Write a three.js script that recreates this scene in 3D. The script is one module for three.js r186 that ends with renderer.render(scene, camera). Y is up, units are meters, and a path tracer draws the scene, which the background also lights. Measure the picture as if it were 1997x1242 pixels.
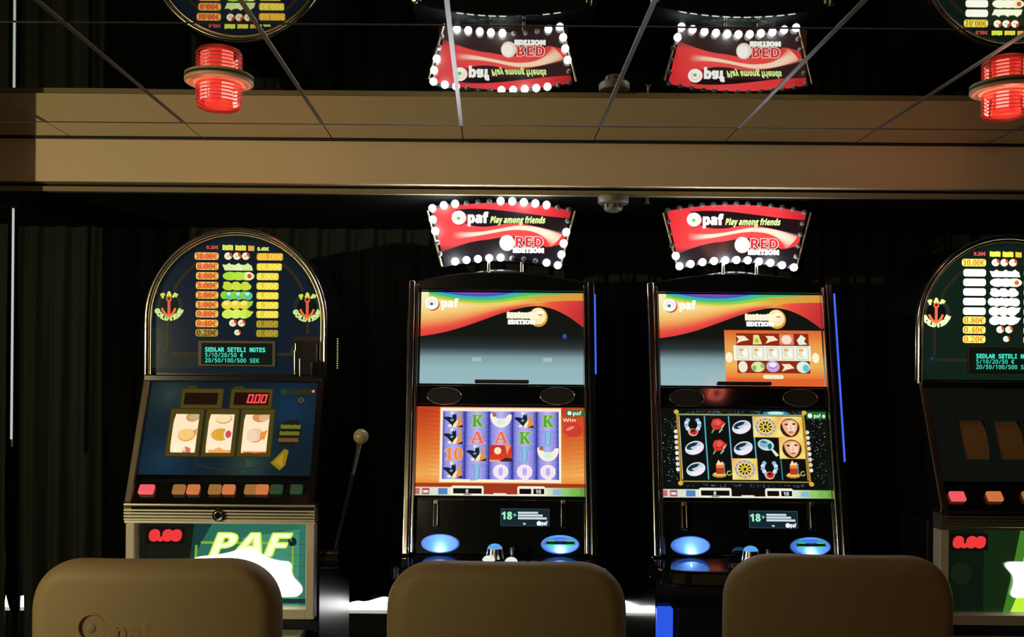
import * as THREE from 'three';
import { RoundedBoxGeometry } from 'three/addons/geometries/RoundedBoxGeometry.js';
import { mergeGeometries } from 'three/addons/utils/BufferGeometryUtils.js';
import { RectAreaLightUniformsLib } from 'three/addons/lights/RectAreaLightUniformsLib.js';
import { FontLoader } from 'three/addons/loaders/FontLoader.js';
import { TextGeometry } from 'three/addons/geometries/TextGeometry.js';

// ------------------------------------------------------------------ camera, exposure, main lamp
const W = 1997, H = 1242, F = 1900, CX = 957, CY = 737, ROLL = 0.0085, EYE = 1.43;
const scene = new THREE.Scene();
scene.background = new THREE.Color(0, 0, 0);
const camera = new THREE.PerspectiveCamera(2 * Math.atan(H / 2 / F) * 180 / Math.PI, W / H, 0.05, 60);
camera.position.set(0, EYE, 0);
camera.rotation.z = ROLL;
camera.setViewOffset(W, H, W / 2 - CX, H / 2 - CY, W, H);
const renderer = new THREE.WebGLRenderer();
renderer.toneMapping = THREE.LinearToneMapping;
renderer.toneMappingExposure = 1;
renderer.shadowMap.enabled = true;
RectAreaLightUniformsLib.init();
const LAMP_AT = [-2.62, 1.62, 0.15], LAMP_CD = 18, LAMP_COLOR = new THREE.Color(1, 0.84, 0.5);
const lampLight = new THREE.SpotLight(LAMP_COLOR, LAMP_CD, 0, 0.7, 1, 2);
lampLight.position.set(LAMP_AT[0] + 0.12, LAMP_AT[1], LAMP_AT[2]);
lampLight.target.position.set(-1.25, 1.7, -3.15);
lampLight.castShadow = true;
scene.add(lampLight, lampLight.target);
const FILL_AT = [-0.8, 1.75, 2.42];  // added fill light behind the viewer
const fillLight = new THREE.PointLight(new THREE.Color(1, 0.76, 0.43), 3, 0, 2);
fillLight.position.set(...FILL_AT); fillLight.castShadow = true; fillLight.shadow.radius = 2;
scene.add(fillLight);

// ------------------------------------------------------------------ helpers
const CEIL = 2.196, WALL_D = 3.15;
let seed = 7;
const rnd = () => { seed = (seed * 1664525 + 1013904223) >>> 0; return seed / 4294967296; };
const names = new Map();
const numbered = (n) => { const k = names.get(n) ?? 0; names.set(n, k + 1); return k ? `${n}_${String(k).padStart(3, '0')}` : n; };
function shadow(m) { m.castShadow = m.receiveShadow = true; return m; }
function mesh(name, geo, material, parent = scene) {
  const m = shadow(new THREE.Mesh(geo, material));
  m.name = parent === scene ? numbered(name) : name;
  parent.add(m);
  return m;
}
function thing(name, label, category, pos = [0, 0, 0], group) {
  const g = new THREE.Group();
  g.name = numbered(name); g.position.set(...pos);
  g.userData = { label, category };
  if (group) g.userData.group = group;
  scene.add(g);
  return g;
}
function structure(o, label) { o.userData.kind = 'structure'; if (label) o.userData.label = label; return o; }
const box = (w, h, d, x = 0, y = 0, z = 0, r = 0) => {
  const g = r ? new RoundedBoxGeometry(w, h, d, 2, r) : new THREE.BoxGeometry(w, h, d);
  return g.translate(x, y, z);
};
const cyl = (r0, r1, h, n = 32) => new THREE.CylinderGeometry(r0, r1, h, n);
// a pixel of the photograph gives a direction: slopes right and up per metre of depth
function ray(px, py) {
  const dx = px - CX, dy = py - CY;
  return [(dx + dy * ROLL) / F, -(dy - dx * ROLL) / F];
}
// a face through height y0 at depth d0 that leans back k metres per metre of height
const face = (y0, d0, k) => ({ y0, d0, k, tilt: Math.atan(k) });
const Z0 = 3.2;                                                     // depth of every machine's own origin
function hit(px, py, fc, xm, off = 0) {
  const [sx, sy] = ray(px, py), d = (fc.d0 + fc.k * (EYE - fc.y0)) / (1 - fc.k * sy), c = Math.cos(fc.tilt), s = Math.sin(fc.tilt);
  return new THREE.Vector3(sx * d - xm, EYE + sy * d + off * s, Z0 - d + off * c);
}
function quad(tl, tr, br, bl) {
  const g = new THREE.BufferGeometry();
  g.setAttribute('position', new THREE.Float32BufferAttribute([tl, tr, br, bl].flatMap((v) => [v.x, v.y, v.z]), 3));
  g.setAttribute('uv', new THREE.Float32BufferAttribute([0, 1, 1, 1, 1, 0, 0, 0], 2));
  g.setIndex([0, 3, 2, 0, 2, 1]);
  g.computeVertexNormals();
  return g;
}
function quadPx(x0, y0, x1, y1, fc, xm, off, level = (y0 + y1) / 2) {   // an upright rectangle on a face, its width measured at one level
  const xa = hit(x0, level, fc, xm).x, xb = hit(x1, level, fc, xm).x, mid = (x0 + x1) / 2, at = (x, py) => hit(mid, py, fc, xm, off).setX(x);
  return quad(at(xa, y0), at(xb, y0), at(xb, y1), at(xa, y1));
}
// a box that lies on a leaning face, given by photo pixels and its thickness
function slabPx(x0, y0, x1, y1, fc, xm, off, thick, r = 0.003) {
  const a = hit(x0, y0, fc, xm, off), b = hit(x1, y1, fc, xm, off), w = Math.abs(b.x - a.x), h = Math.hypot(b.y - a.y, b.z - a.z);
  const g = new RoundedBoxGeometry(w, h, thick, 2, Math.min(r, thick / 2.1, w / 2.1, h / 2.1));
  return g.translate(0, 0, thick / 2).rotateX(-fc.tilt).translate((a.x + b.x) / 2, (a.y + b.y) / 2, (a.z + b.z) / 2);
}
function onFace(m, px, py, fc, xm, off = 0) { m.position.copy(hit(px, py, fc, xm, off)); m.rotation.x = -fc.tilt; return m; }
function extrude(shape, depth, bevel = 0) {
  const g = new THREE.ExtrudeGeometry(shape, { depth, bevelEnabled: bevel > 0, bevelThickness: bevel, bevelSize: bevel, bevelOffset: -bevel, bevelSegments: 2, curveSegments: 24 });
  return g;
}
// a profile of (height, depth) points drawn across the width
function across(points, width, bevel = 0) {
  const s = new THREE.Shape(points.map(([y, d]) => new THREE.Vector2(Z0 - d, y)));
  return extrude(s, width - 2 * bevel, bevel).translate(0, 0, -(width - 2 * bevel) / 2).rotateY(-Math.PI / 2);
}
function areaLight(w, h, color, intensity, pos, tilt, parent) {
  const l = new THREE.RectAreaLight(color, intensity, w, h);
  l.position.copy(pos); l.rotation.set(tilt, Math.PI, 0, 'XYZ');
  parent.add(l);
  return l;
}

// ------------------------------------------------------------------ materials
const std = (o) => new THREE.MeshStandardMaterial(o);
const lin = (r, g, b) => new THREE.Color().setRGB(r, g, b);
function noiseTexture(size, draw, repeat) {
  const d = new Uint8Array(size * size * 4);
  for (let i = 0; i < size * size; i++) { const v = draw(i % size, (i / size) | 0); d.set([v, v, v, 255], i * 4); }
  const t = new THREE.DataTexture(d, size, size);
  t.wrapS = t.wrapT = THREE.RepeatWrapping; t.magFilter = THREE.LinearFilter; t.needsUpdate = true;
  if (repeat) t.repeat.set(...repeat);
  return t;
}
const grain = noiseTexture(256, () => 105 + rnd() * 45, [18, 18]);
const M = {
  black: new THREE.MeshPhysicalMaterial({ color: lin(0.006, 0.007, 0.007), roughness: 0.16, clearcoat: 0.6, clearcoatRoughness: 0.06 }),
  gloss: new THREE.MeshPhysicalMaterial({ color: lin(0.005, 0.006, 0.006), roughness: 0.05, ior: 2 }),
  soffit: new THREE.MeshPhysicalMaterial({ color: lin(0.006, 0.007, 0.006), roughness: 0.9, specularIntensity: 0.2 }),
  semi: std({ color: lin(0.012, 0.013, 0.013), roughness: 0.3 }),
  satin: std({ color: lin(0.011, 0.012, 0.011), roughness: 0.45 }),
  matt: std({ color: lin(0.008, 0.008, 0.008), roughness: 0.8 }),
  chrome: std({ color: lin(0.72, 0.71, 0.68), metalness: 1, roughness: 0.13 }),
  steel: std({ color: lin(0.5, 0.47, 0.38), metalness: 0.9, roughness: 0.4 }),
  brass: std({ color: lin(0.5, 0.44, 0.3), metalness: 1, roughness: 0.28 }),
  mirror: std({ color: lin(0.55, 0.55, 0.48), metalness: 1, roughness: 0.012 }),
  joint: std({ color: lin(0.055, 0.055, 0.055), roughness: 0.38 }),
  beige: std({ color: lin(0.5, 0.385, 0.235), roughness: 0.75, bumpMap: grain, bumpScale: 0.0004 }),
  curtain: new THREE.MeshPhysicalMaterial({ color: lin(0.02, 0.024, 0.019), roughness: 0.85, specularIntensity: 0.15 }),
  wall: std({ color: lin(0.16, 0.155, 0.11), roughness: 0.85 }),
  dark: std({ color: lin(0.02, 0.022, 0.02), roughness: 0.9 }),
  carpet: std({ color: lin(0.03, 0.015, 0.013), roughness: 1 }),
  leather: std({ color: lin(0.3, 0.222, 0.096), roughness: 0.6, bumpMap: grain, bumpScale: 0.0003 }),
  shell: std({ color: lin(0.1, 0.088, 0.058), roughness: 0.5 }),
  lip: std({ color: lin(0.2, 0.17, 0.09), roughness: 0.9 }),
  cream: std({ color: lin(0.55, 0.52, 0.4), roughness: 0.5 }),
};
const glowing = (r, g, b, k = 1, base = 0.02) => std({ color: lin(base, base, base), emissive: lin(r, g, b), emissiveIntensity: k, roughness: 0.35 });
const lit = (map, k = 1, rough = 0.1) => std({ color: lin(0.006, 0.006, 0.006), emissive: lin(1, 1, 1), emissiveMap: map, emissiveIntensity: k, roughness: rough });
// a canvas drawn in the pixel frame x0..x1, y0..y1 of the thing it is printed on
function print(x0, y0, x1, y1, k, draw) {
  const c = document.createElement('canvas');
  c.width = Math.round((x1 - x0) * k); c.height = Math.round((y1 - y0) * k);
  const g = c.getContext('2d');
  g.scale(k, k); g.translate(-x0, -y0);
  draw(g);
  const t = new THREE.CanvasTexture(c);
  t.colorSpace = THREE.SRGBColorSpace; t.magFilter = THREE.LinearFilter;
  return t;
}
const grad = (g, x0, y0, x1, y1, stops) => { const l = g.createLinearGradient(x0, y0, x1, y1); stops.forEach(([p, c]) => l.addColorStop(p, c)); return l; };
const rect = (g, x, y, x1, y1, c) => { g.fillStyle = c; g.fillRect(x, y, x1 - x, y1 - y); };
const disc = (g, x, y, rx, ry, c, turn = 0) => { g.fillStyle = c; g.beginPath(); g.ellipse(x, y, rx, ry, turn, 0, 7); g.fill(); };
const poly = (g, p, c) => { g.fillStyle = c; g.beginPath(); p.forEach(([x, y], i) => (i ? g.lineTo(x, y) : g.moveTo(x, y))); g.closePath(); g.fill(); };
function words(g, text, x, y, size, c, o = {}) {                     // text set between x and o.x1
  g.save(); g.font = `${o.italic ? 'italic ' : ''}${o.weight ?? 'bold'} ${size}px ${o.font ?? 'sans-serif'}`;
  g.textBaseline = 'alphabetic'; g.translate(x, y);
  if (o.x1) g.scale((o.x1 - x) / g.measureText(text).width, 1);
  if (o.lean) g.transform(1, 0, -o.lean, 1, 0, 0);
  if (o.edge) { g.lineWidth = o.edgeWidth ?? 2; g.lineJoin = 'round'; g.strokeStyle = o.edge; g.strokeText(text, 0, 0); }
  g.fillStyle = c; g.fillText(text, 0, 0); g.restore();
}

// blurred lettering that cannot be read: a run of close upright strokes
function blurred(g, x0, x1, y, h, c, step = 4) {
  g.save(); g.fillStyle = c; g.globalAlpha = 0.92; g.fillRect(x0, y - h * 0.46, x1 - x0, h * 0.92); g.globalAlpha = 1;
  for (let x = x0, i = 0; x < x1 - 1; x += step, i++) { g.beginPath(); g.roundRect(x, y - h / 2 - (i % 3 === 0 ? h * 0.08 : 0), step * 0.86, h, step * 0.3); g.fill(); }
  g.restore();
}

// ================================================================== THE ROOM
const XL = -3.0, XR = 3.2, ZF = 2.6, WALL_B = 4.05;
structure(mesh('floor', box(XR - XL + 0.4, 0.1, ZF + WALL_B + 0.4, (XL + XR) / 2, -0.05, (ZF - WALL_B) / 2), M.carpet), 'dark carpet floor');
structure(mesh('wall_left', box(0.15, CEIL + 0.2, ZF + WALL_B + 0.3, XL - 0.075, CEIL / 2, (ZF - WALL_B) / 2), M.dark), 'dark side wall');
structure(mesh('wall_right', box(0.15, CEIL + 0.2, ZF + WALL_B + 0.3, XR + 0.075, CEIL / 2, (ZF - WALL_B) / 2), M.dark), 'dark side wall');
structure(mesh('wall_rear', box(XR - XL, CEIL + 0.2, 0.15, (XL + XR) / 2, CEIL / 2, ZF + 0.075), M.dark), 'dark wall behind the viewer');
// back wall: below and above the low window band
const SILL = 0.447, HEAD = 0.66;
const backWall = new THREE.Group(); backWall.name = 'wall_back'; scene.add(backWall); structure(backWall, 'wall behind the machines with a low window band');
mesh('panel', box(XR - XL, SILL, 0.12, (XL + XR) / 2, SILL / 2, -WALL_B - 0.06), M.wall, backWall);
mesh('panel', box(XR - XL, CEIL + 0.1 - HEAD, 0.12, (XL + XR) / 2, (CEIL + 0.1 + HEAD) / 2, -WALL_B - 0.06), M.dark, backWall);
const WX0 = -2.2, WX1 = 0.75;
mesh('panel', box(WX0 - XL, HEAD - SILL, 0.12, (XL + WX0) / 2, (HEAD + SILL) / 2, -WALL_B - 0.06), M.dark, backWall);
mesh('panel', box(XR - WX1, HEAD - SILL, 0.12, (XR + WX1) / 2, (HEAD + SILL) / 2, -WALL_B - 0.06), M.dark, backWall);
const win = mesh('window_1', box(WX1 - WX0, HEAD - SILL, 0.02, (WX0 + WX1) / 2, (HEAD + SILL) / 2, -WALL_B - 0.07), glowing(1, 1, 1, 3.2, 0.5));
structure(win, 'white daylit window band behind the curtain');
areaLight(WX1 - WX0, HEAD - SILL, lin(1, 1, 1), 1.2, new THREE.Vector3((WX0 + WX1) / 2, (HEAD + SILL) / 2, -WALL_B - 0.05), 0, scene);

// the bulkhead over the machines
structure(mesh('trim_1', box(XR - XL, CEIL - 2.054, WALL_B - WALL_D, (XL + XR) / 2, (CEIL + 2.054) / 2, -(WALL_D + WALL_B) / 2), M.beige), 'beige bulkhead fascia above the machines');
structure(mesh('trim_2', box(XR - XL, 0.016, 0.03, (XL + XR) / 2, 2.036, -WALL_D - 0.045), M.lip), 'thin beige lip below the bulkhead');
structure(mesh('trim_3', box(XR - XL, 0.028, WALL_B - WALL_D - 0.05, (XL + XR) / 2, 2.04, -(WALL_D + WALL_B) / 2 - 0.025), M.soffit), 'dark soffit under the bulkhead');

// mirrored ceiling of tiles between satin metal joints
const ceiling = new THREE.Group(); ceiling.name = 'ceiling'; scene.add(ceiling); structure(ceiling, 'mirror tile ceiling with narrow metal joints');
mesh('ceiling_slab', box(XR - XL + 0.3, 0.1, ZF + WALL_B + 0.3, (XL + XR) / 2, CEIL + 0.085, (ZF - WALL_B) / 2), M.matt, ceiling);
const TX = [], TD = [WALL_D];
for (let k = -5; k <= 6; k++) TX.push(0.3255 + k * 0.4207 - 0.0005);
for (let d = 2.958; d > -ZF; d -= 0.84) TD.push(d);
TX.unshift(XL); TX.push(XR); TD.push(-ZF);
const tileGeo = new Map();
for (let i = 0; i + 1 < TX.length; i++) for (let j = 0; j + 1 < TD.length; j++) {
  const w = TX[i + 1] - TX[i] - 0.003, l = TD[j] - TD[j + 1] - 0.011, key = w.toFixed(4) + l.toFixed(4);
  if (w < 0.02 || l < 0.02) continue;
  if (!tileGeo.has(key)) tileGeo.set(key, box(w, 0.006, l));
  const t = mesh('mirror_tile', tileGeo.get(key), M.mirror, ceiling);
  t.position.set((TX[i] + TX[i + 1]) / 2, CEIL + 0.003, -(TD[j] + TD[j + 1]) / 2);
  t.rotation.set((rnd() - 0.5) * 0.0016, 0, (rnd() - 0.5) * 0.0016);
}
const jointGeo = box(0.011, 0.006, ZF + 2.958, 0, CEIL + 0.0015, (ZF - 2.958) / 2);
for (const x of TX.slice(1, -1)) mesh('joint_strip', jointGeo, M.joint, ceiling).position.x = x;
for (const d of TD.slice(1, -1)) mesh('seam', box(XR - XL, 0.03, 0.011, (XL + XR) / 2, CEIL + 0.0158, -d), M.matt, ceiling);
mesh('seam', box(XR - XL, 0.006, 0.006, (XL + XR) / 2, CEIL - 0.002, -WALL_D + 0.002), M.matt, ceiling);

// curtain behind the machines: folded cloth panels
function curtainGeo(x0, x1, hem, depth, fold, phase, taper = 0) {
  const n = Math.ceil((x1 - x0) / 0.008), rows = 26, pos = [], idx = [], top = 2.03;
  for (let side = 0; side < 2; side++) for (let j = 0; j <= rows; j++) for (let i = 0; i <= n; i++) {
    const u = i / n, v = j / rows, x = x0 + (x1 - x0) * u;
    const h = hem(x), y = top + (h - top) * v, a = 0.014 + 0.022 * v;
    const z = a * Math.sin(x * fold + phase + 0.9 * Math.sin(x * 7.3 + phase)) + 0.006 * Math.sin(x * fold * 2.7 + 4 * v) * (1 - v);
    pos.push(x + taper * v * (u - 0.5), y, -depth + z - side * 0.003);
  }
  const row = n + 1, all = row * (rows + 1);
  for (let j = 0; j < rows; j++) for (let i = 0; i < n; i++) {
    const a = j * row + i, b = a + 1, c = a + row, d = c + 1;
    idx.push(a, c, b, b, c, d, a + all, b + all, c + all, b + all, d + all, c + all);
  }
  for (let i = 0; i < n; i++) { const a = rows * row + i; idx.push(a, a + all, a + 1, a + 1, a + all, a + 1 + all); }
  const g = new THREE.BufferGeometry();
  g.setAttribute('position', new THREE.Float32BufferAttribute(pos, 3)); g.setIndex(idx); g.computeVertexNormals();
  return g;
}
const curtainAt = (px, d = 3.93) => (px - CX) / F * d;
function curtain(label, x0, x1, hem, phase, d = 3.93) {
  const c = mesh('curtain', curtainGeo(x0, x1, hem, d, 62, phase), M.curtain);
  c.userData = { label, category: 'curtain', group: 'black curtain panels behind the machines' };
}
curtain('black curtain panel hanging beside the slim pale strip', -2.95, curtainAt(13, 3.86), () => 0.03, 0.4, 3.86);
curtain('long black curtain panel behind the anchor slot machine with the lever', curtainAt(8), curtainAt(640), (x) => { const p = CX + x / 3.93 * F; return p > 14 && p < 33 ? 0.555 - 0.1 * Math.abs(p - 23) / 9 : p > 37 && p < 43 ? 0.53 : 0.03; }, 1.7);
curtain('short black curtain panel with daylight below its wavy hem', curtainAt(640), curtainAt(1262), (x) => 0.523 + 0.016 * Math.sin(x * 13 + 0.6) + 0.003 * Math.sin(x * 61), 0.2);
curtain('long black curtain panel behind the machine with the black night game', curtainAt(1262), 3.15, () => 0.03, 2.6);

// pillar beside the bulkhead that shades its end
structure(mesh('wall_pillar', box(0.22, CEIL, 0.2, -1.72, CEIL / 2, -2.85, 0.01), M.dark), 'dark square pillar');

// slim upright pale strip at the end of the curtain; its glow is added
{
  const [sx] = ray(25, 560), d = 3.5, t = thing('pale_strip', 'slim upright pale strip with added glow at the edge of the black curtain', 'strip with added glow', [sx * d, 0, -d]);
  mesh('profile', box(0.01, 0.86, 0.016, 0, 1.596, -0.011, 0.003), M.satin, t);
  mesh('glow_line', box(0.0075, 0.83, 0.006, 0, 1.61, 0.001, 0.002), glowing(0.45, 0.5, 0.45, 1), t);
  const l = areaLight(0.0075, 0.83, lin(0.85, 1, 0.85), 0.2, new THREE.Vector3(0, 1.61, 0.006), 0, t);
}
// wall lamp that lights the bulkhead and the stools
{
  const t = thing('wall_lamp', 'warm wall lamp with a round globe on the dark side wall', 'lamp', [XL, LAMP_AT[1], LAMP_AT[2]]);
  mesh('mount', cyl(0.06, 0.06, 0.02).rotateZ(Math.PI / 2).translate(0.011, 0, 0), M.brass, t);
  mesh('arm', cyl(0.012, 0.012, 0.26).rotateZ(Math.PI / 2).translate(0.15, 0, 0), M.brass, t);
  mesh('lamp_globe', new THREE.SphereGeometry(0.1, 32, 20).translate(LAMP_AT[0] - XL, 0, 0), glowing(1, 0.78, 0.45, 3, 0.6), t);
  lampLight.position.set(LAMP_AT[0] + 0.02, LAMP_AT[1], LAMP_AT[2]);
}

// added fill lamp that brightens the stools, modelled as a globe on the rear wall
{
  const t = thing('wall_lamp', 'added dim amber fill lamp with a small globe on the rear wall', 'lamp', [FILL_AT[0], FILL_AT[1], ZF]);
  mesh('mount', cyl(0.05, 0.05, 0.02).rotateX(Math.PI / 2).translate(0, 0, -0.011), M.brass, t);
  mesh('arm', cyl(0.01, 0.01, 0.14).rotateX(Math.PI / 2).translate(0, 0, -0.08), M.brass, t);
  mesh('lamp_globe', new THREE.SphereGeometry(0.07, 28, 18).translate(0, 0, FILL_AT[2] - ZF), glowing(1, 0.7, 0.36, 2, 0.6), t);
}

// ================================================================== PRINTS
function swirl(g, x, y, r, core = '#7fc24a', shade = '#c83232') {    // round emblem with an offset eye
  disc(g, x + r * 0.16, y + r * 0.14, r, r, shade); disc(g, x, y, r, r * 0.98, '#ffffff');
  g.strokeStyle = '#f2c9bd'; g.lineWidth = r * 0.12; g.beginPath(); g.arc(x, y + r * 0.05, r * 0.6, 2.4, 6.6); g.stroke();
  disc(g, x - r * 0.05, y + r * 0.1, r * 0.27, r * 0.25, core);
}
const SIGN = [834, 386, 1121, 530];
const signPrint = print(...SIGN, 4, (g) => {
  rect(g, ...SIGN, '#1b0e12');
  // red waves
  const wave = (pts, c) => { g.fillStyle = c; g.beginPath(); g.moveTo(...pts[0]); for (let i = 1; i < pts.length; i += 3) g.bezierCurveTo(...pts[i], ...pts[i + 1], ...pts[i + 2]); g.closePath(); g.fill(); };
  wave([[834, 386], [900, 386], [1060, 386], [1121, 400], [1121, 405], [1121, 425], [1118, 424], [1060, 422], [1010, 412], [960, 408], [900, 404], [860, 410], [834, 430]], grad(g, 834, 390, 1110, 430, [[0, '#c8222a'], [0.4, '#f0434a'], [0.8, '#e83a40'], [1, '#b02026']]));
  wave([[834, 400], [850, 405], [880, 402], [890, 412], [895, 440], [930, 446], [965, 440], [1010, 428], [1050, 440], [1114, 462], [1100, 474], [1085, 480], [1065, 482], [1010, 452], [985, 462], [950, 468], [915, 470], [880, 486], [846, 500]], grad(g, 840, 410, 1105, 480, [[0, '#d92a30'], [0.3, '#f04a4c'], [0.7, '#ee4a48'], [1, '#d8352f']]));
  // bright strands
  for (let i = 0; i < 26; i++) {
    const k = i / 25, a = 0.2 + 0.6 * Math.sin(Math.PI * k);
    const tone = `${225 + 25 * Math.sin(i * 3) | 0},${200 + 40 * Math.sin(i * 5) | 0}`; g.strokeStyle = grad(g, 870, 0, 1100, 0, [[0.05, `rgba(255,${tone},0)`], [0.4, `rgba(255,${tone},${Math.min(1, a * 0.8).toFixed(3)})`], [0.75, `rgba(255,${tone},${Math.min(1, a * 1.2).toFixed(3)})`], [1, `rgba(255,${tone},${(a * 0.5).toFixed(3)})`]]); g.lineWidth = 1.7 + 2.1 * Math.sin(Math.PI * k);
    g.beginPath(); g.moveTo(872, 462 + 22 * k - 14); g.bezierCurveTo(950, 464 - 4 * k, 985, 437 + 7 * k, 1020, 440 + 8 * k);
    g.bezierCurveTo(1045, 440 + 9 * k, 1065, 446 + 14 * k, 1080 + 16 * Math.cos(k * 2), 452 + 30 * k); g.stroke();
  }
  rect(g, 834, 505, 1121, 530, '#120d16');
  g.fillStyle = grad(g, 0, 478, 0, 508, [[0, 'rgba(24,16,26,0)'], [1, 'rgba(20,16,28,1)']]); g.fillRect(834, 478, 290, 30);
  swirl(g, 895, 424.5, 14);
  words(g, 'paf', 911, 434, 27, '#ffffff', { x1: 951, edge: '#ffffff', edgeWidth: 2.4 });
  words(g, 'Play among friends', 955, 434, 17, '#eaffb0', { x1: 1062, lean: 0.25, edge: '#b9f07a', edgeWidth: 1.1 });
  disc(g, 989, 474, 15, 16, '#f7e3d8'); disc(g, 987, 473, 11, 12, '#ffffff');
  words(g, 'RED', 1003, 481, 27, '#d62f36', { x1: 1060, edge: '#ffd9cf', edgeWidth: 3 });
  words(g, 'EDITION', 1000, 493, 12, '#ffffff', { x1: 1061, edge: '#ffffff', edgeWidth: 2 });
});

function upperScreen(right) {
  const dx = right ? 461 : 0, dy = right ? 4 : 0;
  return print(820, 571, 1137, 749, 4, (g) => {
    rect(g, 820, 571, 1137, 749, '#10130f');
    g.fillStyle = grad(g, 0, 655, 0, 749, [[0, '#10130f'], [0.25, '#2b3437'], [0.45, '#7d9aa0'], [0.65, '#90b4ba'], [1, '#97b9be']]); g.fillRect(820, 655, 317, 95);
    const lower = () => { g.moveTo(820, 658); g.bezierCurveTo(905, 648, 960, 612, 1020, 600); g.bezierCurveTo(1062, 590, 1098, 606, 1137, 638); };
    g.beginPath(); lower(); g.lineTo(1137, 571); g.lineTo(820, 571); g.closePath(); g.save(); g.clip();
    rect(g, 820, 571, 1137, 660, '#e8b25c');
    // bands that follow the wave
    const hue = [[0, 226, 58, 60], [9, 232, 84, 66], [18, 239, 150, 88], [26, 243, 189, 107], [36, 247, 214, 138], [48, 246, 232, 166], [60, 240, 242, 190]];
    for (let o = 0; o <= 60; o += 0.75) {
      const n = Math.max(1, hue.findIndex((q) => q[0] >= o)), a = hue[n - 1], b = hue[n], f = (o - a[0]) / (b[0] - a[0]), m = (c) => Math.round(a[c] + (b[c] - a[c]) * f);
      g.fillStyle = `rgb(${m(1)},${m(2)},${m(3)})`; g.beginPath(); g.moveTo(820, 658 - o * 1.35); g.bezierCurveTo(905, 650 - o * 1.3, 960, 611 - o * 0.6, 1020, 600 - o * 0.33); g.bezierCurveTo(1060, 593 - o * 0.3, 1098, 600 - o * 0.1, 1137, 600 - o * 0.5); g.lineTo(1137, 571); g.lineTo(820, 571); g.fill();
    }
    g.fillStyle = grad(g, 1050, 590, 1130, 630, [[0, '#f0903c'], [0.3, '#ea5140'], [1, '#c22e32']]); g.beginPath(); g.moveTo(1000, 604); g.bezierCurveTo(1060, 588, 1090, 584, 1137, 580); g.lineTo(1137, 645); g.bezierCurveTo(1098, 606, 1062, 592, 1000, 604); g.fill();
    // rainbow ribbon along the top
    const ribbon = (o, w, c) => { g.strokeStyle = c; g.lineWidth = w; g.beginPath(); g.moveTo(835, 569 + o); g.bezierCurveTo(905, 586 + o, 960, 586 + o, 1010, 574 + o * 1.4); g.bezierCurveTo(1050, 568 + o * 1.5, 1090, 570 + o * 1.4, 1140, 570 + o * 1.2); g.stroke(); };
    ribbon(9, 7, '#e9d25a'); ribbon(5, 7, '#8fce4e'); ribbon(1, 6, '#3fbf7a'); ribbon(-2.5, 5, '#3aa6d8'); ribbon(-6, 6, '#4a56b8'); ribbon(-10, 7, '#7d4fa6');
    g.fillStyle = grad(g, 1000, 0, 1137, 0, [[0, 'rgba(226,160,60,0)'], [0.35, 'rgba(224,160,60,.85)'], [1, '#d9973c']]); g.beginPath(); g.moveTo(960, 600); g.bezierCurveTo(1020, 578, 1060, 574, 1137, 571); g.lineTo(1137, 586); g.bezierCurveTo(1080, 586, 1020, 592, 960, 600); g.fill();
    g.restore();
    swirl(g, 841, 593, 13, '#3f9c4d'); words(g, 'paf', 859, 601, 22, '#fffdf2', { x1: 892, edge: '#fffdf2', edgeWidth: 1.6 });
    disc(g, 1050, 619, 18, 19, '#d8a23e'); disc(g, 1049, 617, 16, 16, '#ffe9b0'); disc(g, 1053, 612, 8, 6, '#fffbe8'); rect(g, 1047, 613, 1058, 616, '#c98f45');
    blurred(g, 988, 1046, 616, 13, '#fff6d6', 7);
    words(g, 'EDITION', 990, 633, 11, '#ffffff', { x1: 1044, edge: '#ffffff', edgeWidth: 1.6 });
    if (!right) {
      [[930, 702], [1068, 702]].forEach(([x, y]) => { rect(g, x - 9, y - 4, x + 9, y + 4, 'rgba(190,210,212,.55)'); });
      disc(g, 1101, 656, 4, 5, '#2d4ea8');
      return;
    }
    const X = (x) => x - dx, Y = (y) => y - dy;
    g.fillStyle = grad(g, 0, Y(645), 0, Y(750), [[0, '#d9652f'], [0.3, '#eaa04c'], [0.65, '#f0b558'], [1, '#e2602a']]); g.fillRect(X(1407), Y(645), 190, 110);
    rect(g, X(1407), Y(738), X(1597), Y(752), '#e0642e');
    rect(g, X(1430), Y(651), X(1571), Y(728), '#8c2a14');
    rect(g, X(1424), Y(675), X(1574), Y(704), '#f4f4e2');
    disc(g, X(1415), Y(698), 7, 10, '#fff6cf'); disc(g, X(1583), Y(698), 7, 10, '#fff6cf');
    for (let i = 0; i < 5; i++) {
      const x = X(1442 + i * 29);
      g.strokeStyle = '#b9bfae'; g.lineWidth = 1.2; g.strokeRect(x - 11, Y(678), 22, 23); disc(g, x - 2, Y(689), 7, 8, '#eadfb4'); disc(g, x - 3, Y(683), 5, 2.5, '#e3b06c'); disc(g, x + 3, Y(690), 4, 5, '#ffffff');
    }
    const fishes = [[1442, 662], [1499, 662], [1528, 716]];
    fishes.forEach(([x, y]) => poly(g, [[X(x - 12), Y(y - 6)], [X(x + 4), Y(y - 6)], [X(x + 13), Y(y + 2)], [X(x - 2), Y(y + 5)], [X(x - 12), Y(y + 9)], [X(x - 7), Y(y)]], '#ffe6c4'));
    poly(g, [[X(1464), Y(654)], [X(1474), Y(654)], [X(1480), Y(672)], [X(1462), Y(673)]], '#f2e08a'); disc(g, X(1470), Y(665), 4, 5, '#9ccf5a');
    g.fillStyle = '#e8805f'; g.fillRect(X(1514), Y(652), 28, 21); disc(g, X(1528), Y(663), 10, 9, '#ffe0cf');
    poly(g, [[X(1548), Y(664)], [X(1557), Y(653)], [X(1566), Y(660)], [X(1562), Y(666)], [X(1568), Y(672)], [X(1552), Y(673)]], '#e9f2d8');
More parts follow.
